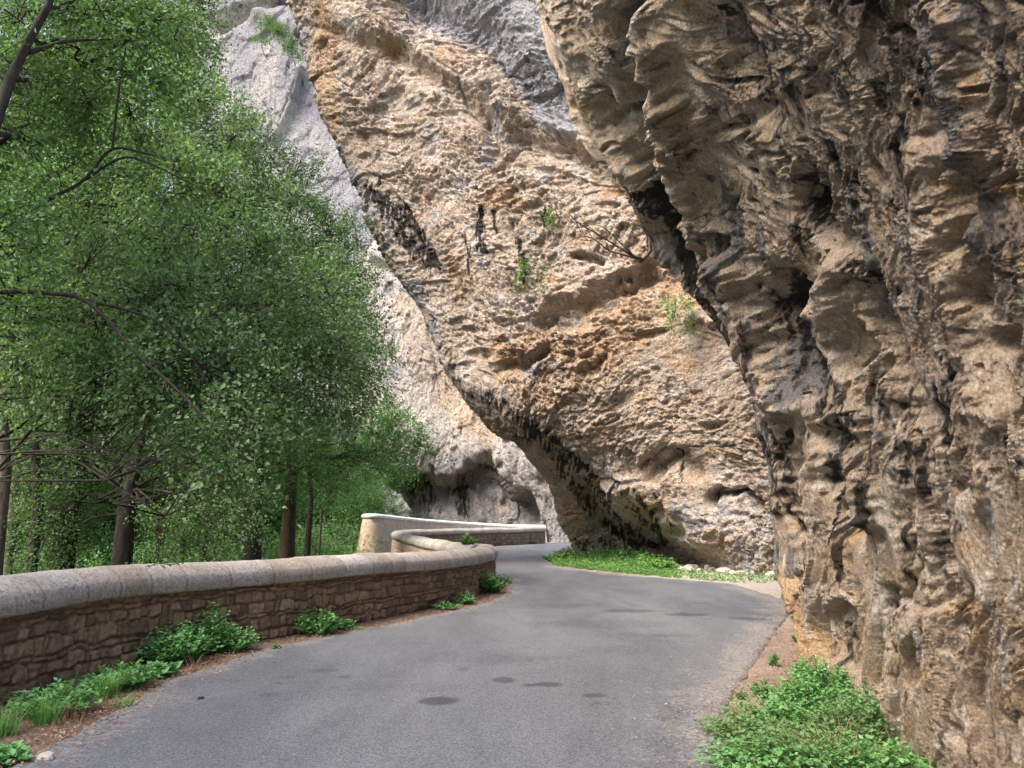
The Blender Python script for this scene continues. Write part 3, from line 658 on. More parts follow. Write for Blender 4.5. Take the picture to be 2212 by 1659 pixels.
# ------------------------------------------------------------------ tall pale retaining wall of the far bend
RP, RS = crom([(2.7, 63.4), (.2, 62.6), (-3.5, 60.4), (-6.3, 57.0), (-7.9, 53.2), (-8.6, 50.9), (-9.15, 50.4), (-9.65, 50.9), (-9.95, 53), (-10.3, 57), (-10, 62)], .10)
rt_ = unit(np.gradient(RP, axis=0)); rn = np.stack([-rt_[:, 1], rt_[:, 0]], -1)         # towards the camera / outside
top = np.interp(RS, [0, 3, 8, 14, 18, 30], [1.25, 1.30, 1.55, 1.85, 2.02, 2.05])
ret = empty('retaining_wall', (0, 0, 0), 'tall smooth pale battered retaining wall with a rim coloured sunlit white, behind the parapet at the far bend', 'wall')
hz = np.linspace(0, 1, 90); SS, UU = np.meshgrid(RS, hz, indexing='ij'); ZZ = -6 + (top[:, None]+5.86)*UU
bat = (2.0-ZZ)*.16
q = np.stack([SS/.5, ZZ/.18, 0*SS], -1); Sw = SS + .1*noise(q, 1); Zw = ZZ + .04*noise(q, 2); ri = np.floor(Zw/.2); kk = np.floor(Sw/.45 + ri*.5)
dz = np.minimum(Zw/.2-ri, 1-(Zw/.2-ri))*.2; ds = np.minimum(Sw/.45+ri*.5-kk, 1-(Sw/.45+ri*.5-kk))*.45
pr = smooth(0, .035, np.minimum(dz, ds)); lowm = smooth(-.4, .9, ZZ)*.8+.2
rv = _V[_hash(kk.astype(np.int64), ri.astype(np.int64), (ri*0).astype(np.int64), 77) & 4095]
dd = bat + lowm*.4*((rv[..., 0]-.5)*.05 - .05*(1-pr)) + .03*noise(np.stack([SS/1.5, ZZ/1.5, 0*SS], -1), 3)
sgn = 1
V = np.stack([RP[:, None, 0] + rn[:, None, 0]*dd*sgn, RP[:, None, 1] + rn[:, None, 1]*dd*sgn, ZZ], -1)
mesh('wall_face', V, gridfaces(*SS.shape), M['palestone'], ret, attrs=dict(stone=rv[..., 1], mortar=(1-pr)*lowm*.35, damp=0*pr))
cp = np.array([(.06, -.16), (.10, -.12), (.10, .0), (.04, .08), (-.15, .12), (-.45, .12), (-.62, .05), (-.66, -.16)])
V = np.stack([RP[:, None, 0] + rn[:, None, 0]*cp[None, :, 0], RP[:, None, 1] + rn[:, None, 1]*cp[None, :, 0], top[:, None] + cp[None, :, 1] + 0*RP[:, None, 0]], -1)
nR = len(RP); mesh('rim', V, gridfaces(nR, len(cp), closed=True), M['rim'] if 'rim' in M else M['rubble'], ret)

# ------------------------------------------------------------------ road
Ledge = [(-6, -3.6), (0, -3.6), (4.0, -3.35)] + [tuple(GR(x, y)[[1, 0]]) for x, y in [(48, 1646), (194, 1566), (275, 1524), (355, 1475), (485, 1433), (565, 1404), (714, 1374), (860, 1345), (960, 1325), (1058, 1300), (1095, 1280)]] \
    + [(22.3, -.15), (25, -.9), (30, -2.2), (36, -3.6), (43, -4.6), (50, -2.6), (56, .6), (61, 3.0), (70, 4.5), (90, 8)]
Redge = [(-6, 1.7), (0, 1.75), (4.5, 1.9)] + [tuple(GR(x, y)[[1, 0]]) for x, y in [(1607, 1656), (1577, 1622), (1562, 1562), (1577, 1510), (1637, 1420), (1682, 1356), (1716, 1315), (1693, 1296), (1585, 1262), (1457, 1251), (1350, 1243), (1193, 1224)]] \
    + [(31, 1.6), (35, 2.2), (40, 3.6), (50, 6.4), (61, 8.6), (70, 10.5), (90, 15)]
Ledge.sort(); Redge.sort(); print('L', np.round(Ledge, 2).tolist()); print('R', np.round(Redge, 2).tolist())
LE = np.array(Ledge); RE = np.array(Redge)
Yr = np.r_[np.arange(-6, 3.5, .1), 3.5 + (np.geomspace(1, 22, 620)-1)*(85/21.0)]
Lx = np.interp(Yr, LE[:, 0], LE[:, 1]); Rx = np.interp(Yr, RE[:, 0], RE[:, 1])
kq = np.hanning(9); kq /= kq.sum()
Lx = np.convolve(np.pad(Lx, 4, 'edge'), kq, 'valid'); Rx = np.convolve(np.pad(Rx, 4, 'edge'), kq, 'valid')
Lx += .06*noise(np.stack([Yr/.5, 0*Yr, 0*Yr], -1), 1) + .03*noise(np.stack([Yr/.12, 0*Yr, 0*Yr], -1), 2)
Rx += .08*noise(np.stack([Yr/.5, 0*Yr, 0*Yr+5], -1), 3) + .03*noise(np.stack([Yr/.12, 0*Yr, 0*Yr+5], -1), 4)
uu = np.r_[0, .004, np.linspace(.015, .985, 150), .996, 1]
U, YY = np.meshgrid(uu, Yr); XX = Lx[:, None] + (Rx-Lx)[:, None]*U
ZZ = .014 + .008*fbm(np.stack([XX/2.5, YY/2.5, 0*XX], -1), 3, 4) ; ZZ = np.where((U <= 0) | (U >= 1), -.012, ZZ)
pat = np.zeros(XX.shape)
for px, py, rx, ry, s in [(950, 1518, 46, 9, 1), (1185, 1481, 30, 6, .9), (1090, 1472, 26, 7, .8), (1142, 1483, 14, 4, .9), (1283, 1505, 26, 5, .8), (1000, 1448, 14, 4, .6), (700, 1452, 34, 6, .45), (745, 1466, 18, 4, .5), (620, 1466, 24, 4, .4), (583, 1504, 26, 4, .4),
                       (1360, 1321, 56, 4, .7), (1486, 1329, 46, 4, .8), (1620, 1338, 50, 4, .55), (1190, 1310, 90, 6, .3), (1300, 1350, 160, 10, .22), (900, 1490, 120, 10, .2), (1460, 1375, 60, 4, .3), (1430, 1556, 20, 5, .4)]:
    c = GR(px, py); ax = GR(px+rx, py) - c; ay = GR(px, py-ry) - c
    e = np.hypot((XX-c[0])/abs(ax[0]), (YY-c[1])/abs(ay[1])) + .35*fbm(np.stack([XX/.2, YY/.4, 0*XX], -1), 3, 6)
    pat = np.maximum(pat, s*smooth(1.15, .75, e))
dl = (XX-Lx[:, None]); dr = (Rx[:, None]-XX); nn = fbm(np.stack([XX/.5, YY/.9, 0*XX], -1), 4, 8)
edge = np.maximum(.50*smooth(.9, .0, dl - .35*nn), .55*smooth(1.25, .0, dr - .5*nn)) + .06 + .10*nn
road = mesh('road', np.stack([XX, YY, ZZ], -1), gridfaces(*XX.shape), M['asphalt'], attrs=dict(patch=pat, edge=np.clip(edge, 0, 1)))
tag(road, 'grey worn asphalt road curving left between the stone wall and the rock', 'road', kind='structure')

# ------------------------------------------------------------------ ground sheet
gx = np.r_[-400, -250, -160, np.arange(-110, -30, 4), np.arange(-30, -9, 1.0), np.arange(-9, 9, .14), np.arange(9, 30, 1.0), np.arange(30, 111, 8), 160, 260, 400]
gy = np.r_[-60, -30, np.arange(-12, 3, .5), np.arange(3, 30, .16), np.arange(30, 70, .4), np.arange(70, 130, 3), 150, 200, 300, 500]
GX, GY = np.meshgrid(gx, gy)
mid = WP - nrm*(THK*.5)
msub = mid[::20]
# signed distance to the wall (positive on the valley side), far bend closed by the retaining wall
poly = np.vstack([[(-5.4, -80)], [(-5.4, 0)], msub, [(2.2, 62)], RP[::-1][len(RP):], RP[:nR*6//10:10] + 0, [(-11, 63)], [(-6, 110)], [(400, 110)], [(400, -80)]])
def inpoly(X, Y, P):
    r = np.zeros(X.shape, bool)
    for (x0, y0), (x1, y1) in zip(P, np.roll(P, -1, axis=0)):
        c = ((y0 > Y) != (y1 > Y))
        if y0 != y1: r ^= c & (X < (x1-x0)*(Y-y0)/(y1-y0) + x0)
    return r
ins = inpoly(GX, GY, poly)
dist = np.full(GX.shape, 1e9)
for (x0, y0), (x1, y1) in zip(poly, np.roll(poly, -1, axis=0)): dist = np.minimum(dist, pdist(GX, GY, [(x0, y0), (x1, y1)]))
drop = np.where(ins, 0, -2.8*smooth(0, 1.6, dist) - .9*smooth(1.6, 9, dist))
hill = np.where(ins, 0, 40*smooth(28, 130, np.maximum(-GX-14, 0) + .0*GY) )
GZ = drop + hill + .04*fbm(np.stack([GX/2, GY/2, 0*GX], -1), 4, 3)*np.where(ins, .25, 3.0)
vergeh = np.where(ins, .03*smooth(.05, .5, np.minimum(np.abs(GX-np.interp(GY, Yr, Lx)), 9)), 0)
inroad = (GX > np.interp(GY, Yr, Lx)) & (GX < np.interp(GY, Yr, Rx))
GZ = np.where(ins, np.where(inroad, -.03, GZ*.15 + .004), GZ)
bay = ins*smooth(3.2, 4.6, GX)*smooth(12.0, 14.5, GY)*smooth(40, 30, GY)
ground = mesh('ground', np.stack([GX, GY, GZ], -1), gridfaces(*GX.shape), M['soil'], attrs=dict(gravel=np.clip(bay + ins*(GX > 0)*np.clip(.35 + .5*fbm(np.stack([GX/.6, GY/.6, 0*GX], -1), 3, 33), 0, 1), 0, 1), wood=(~ins)*1.0))
tag(ground, 'brown soil verge and wooded valley floor', 'ground', kind='structure')
# ------------------------------------------------------------------ leaves, trees
FLOOR = -3.7
def leaf_quads(A, pos, axis, nor, size, tint, fold=.10, wid=.36):
    """folded leaf blades: four corners, widest near the base"""
    side = unit(np.cross(axis, nor)); s = size[:, None]
    V = np.stack([pos, pos + axis*s*.42 - side*s*wid + nor*s*fold, pos + axis*s, pos + axis*s*.42 + side*s*wid + nor*s*fold], 1)
    b = (np.arange(len(pos))*4)[:, None]
    A.add(V, b + np.array([[0, 1, 2, 3]]), tint=tint)
def spray_leaves(A, P, D, L, m, size, rng, spread=.12, up=.9, droop=.25, tv=None, wid=.36):
    n = len(P); t = rng.random((n, m)) ** .8
    pos = P[:, None] + D[:, None]*(L[:, None]*t)[..., None] + rng.normal(size=(n, m, 3))*(spread*(.35+t))[..., None]
    pos[..., 2] -= droop*t*t*L[:, None]
    pos = pos.reshape(-1, 3); N_ = len(pos); DD = np.repeat(D, m, 0)
    ax = unit(DD*.6 + rng.normal(size=(N_, 3))*.75 + np.array([0, 0, -.25]))
    nr_ = rng.normal(size=(N_, 3))*.75 + np.array([0, 0, up]); nr_ = unit(nr_ - ax*(nr_*ax).sum(-1, keepdims=True))
    tv = rng.random(n) if tv is None else tv
    tint = np.clip(.55*np.repeat(tv, m) + .45*rng.random(N_), 0, 1)
    leaf_quads(A, pos, ax, nr_, size*rng.uniform(.65, 1.25, N_), tint, wid=wid)
def curve(a, b, sag, rng, n=7, wob=.13):
    a = np.asarray(a, float); b = np.asarray(b, float); t = np.linspace(0, 1, n)[:, None]
    p = a + (b-a)*t; L = np.linalg.norm(b-a); p[:, 2] += sag*L*np.sin(np.pi*t[:, 0]) 
    p[1:-1] += rng.normal(size=(n-2, 3))*wob*L*.35
    return p
def tree(name, label, trunk, r0, lobes, leaf, leafmat, barkmat, seed, limbs=(), dens=1.0, group=None, m=26, spread=.13, L=(.45, .95), up=.9, droop=.25, flat=1.0, r1=None, cat='tree', wid=.36, sub=13):
    rng = np.random.default_rng(seed); trunk = np.asarray(trunk, float); base = trunk[0].copy()
    root = empty(name, base, label, cat, group)
    tk = Acc(); lf = Acc(); br = tk if len(lobes) <= 2 else Acc()
    tp, ts = crom(trunk, .25) if len(trunk) > 2 else (np.linspace(trunk[0], trunk[1], 20), None)
    n = len(tp); u = np.linspace(0, 1, n); rr = r0*(1-.72*u**1.1)*(1+.55*np.exp(-u*n*.25/.5)) if r1 is None else np.interp(u, [0, 1], [r0, r1])
    tk.tube(tp, rr, 12, .07, rng)
    for pts, ra, rb in limbs:
        q, _ = crom(np.asarray(pts, float), .15); br.tube(q, np.linspace(ra, rb, len(q)), 8, .08, rng)
    for (c, r) in lobes:
        c = np.asarray(c, float); 
        zt = np.clip(c[2] - np.linalg.norm(c[:2]-tp[-1][:2])*.35, tp[:, 2].min()+1, tp[:, 2].max()); k = int(np.argmin(np.abs(tp[:, 2]-zt)))
        rb = max(.02, min(rr[k]*.55, .03 + r*.018))
        lim = curve(tp[k], c, .10, rng, 9); br.tube(lim, np.linspace(rb, rb*.35, 9), 6, .08, rng)
        K = sub; sc = c + unit(rng.normal(size=(K, 3)))*(r*rng.uniform(.4, .95, (K, 1)))*np.array([1, 1, flat])
        for q in sc: br.tube(curve(lim[rng.integers(4, 8)], q, .06, rng, 5), np.linspace(rb*.4, rb*.12, 5), 5)
        Ns = int(85*dens*r*r*(26/m))
        d = unit(rng.normal(size=(Ns, 3))); rad = r*rng.random(Ns)**.42*(1 + .22*rng.random(Ns)**4)
        # gather sprays round the branch ends so the crown has clumps and holes
        p0 = c + d*rad[:, None]*np.array([1, 1, flat])
        hs = (np.linalg.norm(p0[:, None]-sc[None], axis=-1)); j = hs.argmin(1); p0 = p0 + (sc[j]-p0)*rng.uniform(.15, .62, (Ns, 1))
        Dr = unit(d*.9 + np.array([0, 0, .15]) + rng.normal(size=(Ns, 3))*.35)
        LL = rng.uniform(L[0], L[1], Ns)
        tv = np.clip(.5 + .35*noise(p0*.55, seed) + .25*rng.normal(size=Ns), 0, 1)
        spray_leaves(lf, p0, Dr, LL, m, leaf, rng, spread, up, droop, tv, wid)
        e = p0 + Dr*LL[:, None]*.8; e[:, 2] -= droop*.6*LL
        br.prisms(p0, e, .006+leaf*.02, .003)
        sel = rng.random(Ns) < .5; br.prisms(sc[j][sel], p0[sel], .012+leaf*.03, .006+leaf*.02)
    tk.build('trunk', barkmat, root, off=base); (br is tk) or br.build('branches', barkmat, root, off=base); lf.build('crown', leafmat, root, off=base, smooth_=False)
    return root
def dup(root, loc, rz, s, label, group=None):
    r = root.copy(); C.objects.link(r); r.location = loc; r.rotation_euler = (0, 0, rz); r.scale = (s, s, s); r['label'] = label
    if group: r['group'] = group
    for ch in list(root.children):
        c = ch.copy(); C.objects.link(c); c.parent = r
    return r
def LB(*rows): return [(PX(x, y, Y), r) for x, y, Y, r in rows]
def gnd(px, Y): p = PX(px, 1128, Y); return (p[0], p[1], FLOOR)

tree('poplar_tree', 'nearest poplar with a leaning dark trunk crossing the upper left corner',
     [(-9.6, 10.5, FLOOR), PX(-330, 900, 11.2), PX(-120, 520, 11.5), PX(0, 235, 11.8), PX(30, 150, 12), PX(75, 62, 12), PX(112, -5, 12), PX(150, -140, 12.2)], .20,
     LB((30, 50, 13, 1.3), (190, 30, 13.5, 1.4), (60, 330, 14, 1.2), (250, 170, 14.5, 1.5), (-60, 480, 12.5, 1.1), (110, 210, 15, 1.3), (330, -40, 14, 1.4), (30, 640, 14, 1.0), (-80, 180, 12.5, 1.4)),
     .10, M['leafB'], M['bark'], 1,
     limbs=[([PX(40, 120, 12), PX(90, 105, 12.2), PX(150, 88, 12.5), PX(240, 85, 12.8)], .05, .015), ([PX(10, 20, 12), PX(50, 50, 12.1), PX(95, 90, 12.2)], .02, .01)], dens=.75, m=24, r1=.05)
tree('poplar_tree', 'large spreading poplar reaching over the wall with long dark curving limbs',
     [(-16.5, 19, FLOOR), PX(-330, 1000, 18.5), PX(-180, 760, 18), PX(-120, 650, 17.5)], .36,
     LB((90, 520, 18, 1.9), (300, 420, 18.5, 2.0), (480, 500, 19.5, 2.1), (430, 660, 17, 1.9), (240, 640, 16.5, 1.7), (600, 660, 18.5, 1.8), (650, 800, 18.5, 1.5), (420, 820, 15.5, 1.5), (560, 880, 16, 1.2), (718, 820, 20, 1.1), (250, 850, 16.5, 1.4), (490, 960, 14.5, .75), (500, 1045, 14, .42), (80, 760, 16.5, 1.6), (390, 270, 20, 1.9), (730, 700, 22, 1.1), (775, 880, 21.5, .5)),
     .112, M['leafA'], M['bark'], 2,
     limbs=[([PX(-120, 650, 17.5), PX(0, 631, 14), PX(100, 633, 13.4), PX(175, 645, 13.2), PX(230, 690, 13.1), PX(300, 770, 13), PX(370, 830, 13), PX(460, 920, 13)], .085, .018),
            ([PX(-120, 650, 17.5), PX(-20, 520, 15), PX(75, 448, 14.2), PX(180, 390, 14), PX(242, 322, 14), PX(330, 335, 14)], .09, .02),
            ([PX(180, 390, 14), PX(260, 342, 14), PX(315, 350, 14), PX(420, 400, 14)], .03, .01), ([PX(242, 324, 14), PX(246, 240, 14), PX(266, 140, 14), PX(286, 20, 14)], .024, .008),
            ([PX(330, 800, 14.4), PX(430, 700, 15), PX(520, 640, 15.4)], .035, .012), ([PX(175, 645, 14.8), PX(330, 690, 14.6), PX(420, 780, 14.5), PX(480, 900, 14.3)], .04, .012)], dens=.72, m=26)
tree('poplar_tree', 'tall tree filling the upper left in front of the distant cliff',
     [(-15.5, 27, FLOOR), (-15.2, 27, 4), (-14.8, 27, 12), (-14.5, 27, 20)], .34,
     LB((300, 40, 27, 2.8), (150, 60, 27, 3.0), (250, 230, 26, 3.0), (368, 160, 27, 1.7), (60, 250, 26, 3.0), (400, 320, 28, 2.3), (150, 420, 26, 3.0), (300, -120, 27, 2.8), (400, 60, 27, .9), (-30, 80, 26, 3), (432, 190, 28, .75)),
     .11, M['leafB'], M['bark'], 3, dens=.62, m=26, spread=.17, L=(.6, 1.2))
tree('poplar_tree', 'pointed tree with its spire against the distant cliff, left of the rocks',
     [(-10.5, 32, FLOOR), (-10.6, 32, 3), (-10.6, 32, 9), (-10.9, 32, 15)], .30,
     LB((530, 300, 31, 1.1), (520, 235, 31, .5), (545, 400, 31, 1.9), (620, 400, 31, 1.1), (640, 500, 30, 2.0), (470, 500, 32, 2.5), (705, 520, 30, 1.4), (720, 640, 29, 1.8), (755, 590, 29, .9), (600, 640, 30, 2.5), (775, 690, 29, .9), (735, 760, 28, 1.5), (660, 800, 29, 2), (800, 600, 29, .35), (795, 830, 29, .6), (760, 500, 30, .6), (660, 360, 31, .6)),
     .105, M['leafB'], M['bark'], 4, dens=.72, m=26, spread=.15, L=(.5, 1.0))
tree('alder_tree', 'dark trunk forking low into several stems behind the left stretch of wall',
     [gnd(268, 24), PX(266, 1225, 24), PX(268, 1120, 24), PX(285, 1035, 24), PX(300, 960, 24.2), PX(318, 880, 24.5)], .25,
     LB((150, 1010, 25, 1.5), (330, 880, 25, 1.9), (80, 900, 25, 1.7), (210, 870, 25.5, 1.9), (430, 1030, 26, 1.3), (30, 1060, 25, 1.4), (360, 1100, 27, 1.2), (110, 1140, 26, 1.3), (60, 1180, 22, 1.0), (360, 1150, 22.5, .8), (430, 1130, 23, 1.0), (500, 1120, 26, 1.2), (20, 980, 22, 1.2)),
     .09, M['leafB'], M['bark'], 5,
     limbs=[([PX(268, 1120, 24), PX(256, 1040, 24), PX(250, 1000, 24), PX(228, 950, 23.8), PX(210, 900, 23.6)], .13, .05), ([PX(275, 1080, 24), PX(300, 1010, 23.8), PX(340, 975, 23.6), PX(390, 950, 23.4)], .09, .03),
            ([PX(262, 1110, 24), PX(200, 1120, 23.8), PX(150, 1150, 23.6)], .05, .02), ([PX(256, 1040, 24), PX(190, 960, 23.5), PX(110, 1030, 23)], .06, .02)], dens=.7, m=24)
tree('locust_tree', 'feathery bright green tree on a straight ivy-brown trunk left of the pale retaining wall',
     [gnd(622, 34), PX(622, 1190, 34), PX(625, 1100, 34), PX(628, 1030, 34), PX(640, 960, 34)], .26,
     LB((600, 1000, 33, 1.6), (700, 960, 33, 1.6), (765, 1010, 33, 1.3), (650, 915, 33, 1.5), (815, 985, 33, 1.0), (540, 1050, 33, 1.4), (740, 930, 34, 1.4), (690, 1040, 34, 1.2), (500, 960, 34, 1.5), (590, 940, 34, 1.5)),
     .075, M['leafC'], M['bark3'], 6, dens=1.1, m=40, spread=.14, L=(.7, 1.3), up=2.2, droop=.35, flat=.5, wid=.2)
tree('young_tree', 'thin pale branch with light leaves reaching right in front of the far rock',
     [gnd(690, 41), PX(690, 1120, 41), PX(735, 1060, 41), PX(770, 1030, 41), PX(820, 985, 41), PX(850, 955, 41)], .045,
     LB((845, 905, 41, .75), (880, 930, 41, .8), (915, 965, 41, .5), (815, 925, 41, .8), (855, 1000, 41, .7), (870, 965, 41, .5), (885, 1025, 41, .4), (800, 960, 41, .8), (835, 870, 41, .35), (825, 1030, 41, .7)),
     .12, M['leafC'], M['bark2'], 7, dens=1.1, m=18, spread=.16, L=(.4, .8), wid=.3)
# tall background trees: one source of each kind, then copies
def bgtree(name, label, leafm, seed, h, w_, nl, leaf, dens=.5, group=None, cat='tree', bark=None):
    rng = np.random.default_rng(seed); lob = []
    for i in range(nl):
        t = (i+.5)/nl; z = FLOOR + h*(.22 + .78*t); ww = w_*(1-.65*abs(t-.35)**1.2*1.6); a = i*2.4
        lob.append((np.array([ww*.55*math.cos(a), ww*.55*math.sin(a), z]), ww*rng.uniform(.62, .85)))
    return tree(name, label, [(0, 0, FLOOR), (.2, .1, FLOOR+h*.4), (-.1, .1, FLOOR+h*.8)], .15+h*.008, lob, leaf, leafm, bark or M['bark'], seed, dens=dens, m=22, spread=.28, L=(.8, 1.6), group=group, sub=4)
G1 = 'trees standing behind on the valley floor'
bt = bgtree('broadleaf_tree', 'tall background tree at the left edge of the valley wood', M['leafB'], 21, 30, 4.6, 16, .17, .42, G1)
bt.location = (-27, 34, FLOOR)
for i, (x, y, s, lab) in enumerate([(-22, 35.5, .82, 'tall background tree behind the leaning poplar'), (-33, 30, 1.0, 'tall background tree farthest left'), (-29.5, 49, 1.12, 'tall background tree behind the tall upper left tree'),
                                    (-38, 45, 1.2, 'tall deep background tree at the left'), (-31, 58, 1.25, 'tall deep background tree in the second row'), (-24, 53, .9, 'background tree left of the spire tree'), (-19.5, 66, .55, 'shorter background tree behind the feathery locust')]):
    dup(bt, (x, y, FLOOR), 1.3*i+.5, s, lab, G1)
b2 = bgtree('broadleaf_tree', 'bright green low tree behind the pale retaining wall, nearest to the far rock', M['leafC'], 22, 11, 3.4, 8, .13, .55, 'low bright trees of the far bend')
b2.location = (-13.6, 58, FLOOR)
for i, (x, y, s, lab) in enumerate([(-16.8, 64, 1.0, 'low bright tree just left of the retaining wall'), (-12.6, 68, .85, 'low bright tree under the far rock overhang'), (-22.5, 50, 1.1, 'low bright tree between the brown trunk and the forked tree'), (-28, 43, 1.1, 'low bright tree behind the forked dark tree'), (-26.5, 66, 1.3, 'low bright tree deep in the wood'), (-17.6, 72, 1.25, 'low bright tree farthest back at the bend')]):
    dup(b2, (x, y, FLOOR), 2.1*i+1, s, lab, 'low bright trees of the far bend')
for i, (x, y, s, lab) in enumerate([(-11.5, -2, .72, 'unseen shade tree added beside the camera, left of the wall'), (-13, 5, .60, 'unseen shade tree added left of the frame beyond the wall'), (-10.5, -9, .75, 'valley tree behind the camera on the left'), (-17, -5, .9, 'taller unseen shade tree added behind the camera on the left')]):
    dup(bt, (x, y, FLOOR), 1.9*i+.2, s, lab, G1)  # off-frame trees added to keep the near rock and road in shade
# slim trunks showing between the leaves
G2 = 'slim trunks inside the wood'
for i, (px, Y, x1, y1, r, bk, lab) in enumerate([(342, 27, 352, 1010, .15, 'bark2', 'slim pale leaning trunk right of the forked tree'), (664, 40, 668, 1000, .18, 'bark', 'slim trunk right of the brown ivy trunk'), (8, 21, 4, 850, .20, 'bark2', 'pale trunk at the very left edge of the photo'),
        (80, 24, 62, 760, .17, 'bark', 'dark trunk second from the left edge'), (30, 26, 52, 700, .16, 'bark2', 'lichened trunk beside the left edge trunk'), (440, 36, 446, 960, .2, 'bark', 'dark trunk in the middle of the wood'), (120, 33, 118, 900, .18, 'bark', 'dark trunk behind the branches left of the fork'), (395, 30, 400, 1000, .12, 'bark', 'thin dark trunk between fork and middle trunk')]):
    tree('slim_tree', lab, [gnd(px, Y), PX(px, 1200, Y), PX((px+x1)/2+5, (1200+y1)/2, Y), PX(x1, y1, Y)], r, LB((x1, y1-20, Y, 1.1), (x1+50, y1+40, Y, .7)), .09, M['leafB'], M[bk], 40+i, dens=.5, m=20, group=G2, r1=r*.6)
# understorey
G3 = 'understorey shrubs behind the wall'
sh = tree('understorey_shrub', 'leafy shrub behind the left end of the wall', [gnd(60, 27), np.array(gnd(60, 27))+[0, 0, 1.5]], .06, [(np.array(gnd(60, 27))+v, r) for v, r in [([0, 0, 1.6], 1.4), ([1.3, .3, 1.9], 1.2), ([-1.2, .2, 2.3], 1.2), ([.3, .2, 2.9], 1.2)]], .10, M['leafB'], M['bark'], 60, dens=.8, m=22, spread=.2, group=G3, cat='shrub')
sh2 = tree('understorey_shrub', 'bright leafy shrub low beside the forked trunk', [gnd(170, 30), np.array(gnd(170, 30))+[0, 0, 1.5]], .06, [(np.array(gnd(170, 30))+v, r) for v, r in [([0, 0, 1.6], 1.4), ([1.3, .3, 2.0], 1.2), ([-1.1, .2, 2.5], 1.1), ([.2, .2, 2.9], 1.0)]], .11, M['leafC'], M['bark'], 61, dens=.8, m=22, spread=.2, group=G3, cat='shrub')
names = ['far left corner', 'dark trunk', 'fork of the alder', 'pale slim trunk', 'middle of the wood', 'drooping poplar leaves', 'feathery locust', 'brown ivy trunk', 'retaining wall foot', 'retaining wall corner', 'second row at left', 'second row at centre', 'second row at right', 'far rock foot', 'low edge trunk', 'gap beneath the locust']
for i, (px, Y, s) in enumerate([(-60, 30, 1.1), (130, 34, 1.2), (250, 36, 1.2), (330, 34, 1.1), (430, 38, 1.25), (500, 36, 1.1), (560, 40, 1.2), (640, 44, 1.2), (700, 46, 1.2), (740, 52, 1.3), (180, 50, 2.0), (400, 56, 2.2), (560, 60, 2.2), (850, 66, 1.4), (20, 40, 1.5), (690, 62, 1.9)]):
    dup(sh if i % 2 else sh2, gnd(px, Y), i*1.7, s, 'understorey shrub by the ' + names[i], G3)

# ------------------------------------------------------------------ weeds and grasses
def weed(name, label, at, R_, h, ns, leaf, mat, seed, group=None, m=7, lean=.6, wid=.34, cat='weed', z0=0.0):
    rng = np.random.default_rng(seed); at = np.array([at[0], at[1], z0]); root = empty(name, at, label, cat, group)
    st_ = Acc(); lf = Acc()
    a = rng.uniform(0, 2*np.pi, ns); rr = R_*np.sqrt(rng.random(ns)); b = at + np.stack([rr*.45*np.cos(a), rr*.45*np.sin(a), 0*a], -1)
    hh = h*(1-.55*(rr/R_)**2)*rng.uniform(.6, 1.05, ns)
    tip = at + np.stack([rr*(1+lean*.3)*np.cos(a), rr*(1+lean*.3)*np.sin(a), hh], -1)
    midp = (b+tip)/2 + np.array([0, 0, 1])*hh[:, None]*.12
    r_s = .0015 + leaf*.02
    st_.prisms(b, midp, r_s*1.4, r_s); st_.prisms(midp, tip, r_s, r_s*.6)
    t = (np.linspace(.12, 1, m))[None, :, None]; P_ = np.where(t < .5, b[:, None]*(1-2*t) + midp[:, None]*2*t, midp[:, None]*(2-2*t) + tip[:, None]*(2*t-1))
    for k in range(2):
        an = (a[:, None] + np.arange(m)[None]*1.57 + k*np.pi + rng.normal(size=(ns, m))*.5)
        ax = unit(np.stack([np.cos(an), np.sin(an), rng.uniform(-.2, .75, (ns, m))], -1)); nn = rng.normal(size=ax.shape)*.35 + np.array([0, 0, 1.0]); nn = unit(nn - ax*(nn*ax).sum(-1, keepdims=True))
        sz = leaf*1.3*rng.uniform(.6, 1.25, (ns, m))*(1.15-.45*t[..., 0]); tv = np.clip(.25 + .5*rng.random((ns, m)) + .3*(t[..., 0]-.5) + .15*rng.normal(size=(ns, 1)), 0, 1)
        leaf_quads(lf, P_.reshape(-1, 3), ax.reshape(-1, 3), nn.reshape(-1, 3), sz.ravel(), tv.ravel(), .06, wid)
    st_.build('stems', M['stem'], root, off=at); lf.build('leaves', mat, root, off=at, smooth_=False)
    return root
def blades(A, base, h, lean, w0, rng):
    n = len(base); a = rng.uniform(0, 2*np.pi, n); d = np.stack([np.cos(a), np.sin(a), 0*a], -1); s = np.stack([-np.sin(a), np.cos(a), 0*a], -1)
    hh = h*rng.uniform(.5, 1.1, n); le = lean*hh*rng.uniform(.2, 1.2, n); tv = rng.random(n)
    prev = None; V = []
    for k, t in enumerate((0, .4, .75, 1)):
        c = base + d*(le*t*t)[:, None]; c = c.copy(); c[:, 2] += hh*(t-.28*t**3*np.minimum(le/hh, 1.2)); w_ = w0*(1-t*.93)
        V += [c - s*w_, c + s*w_]
    V = np.stack(V, 1); b = (np.arange(n)*8)[:, None]
    for k in range(3): A.add(V, b + np.array([[2*k, 2*k+1, 2*k+3, 2*k+2]]), tint=tv) if k == 0 else (A.f.append(b + np.array([[2*k, 2*k+1, 2*k+3, 2*k+2]]) + A.n - n*8), A.a['tint'].append(tv))
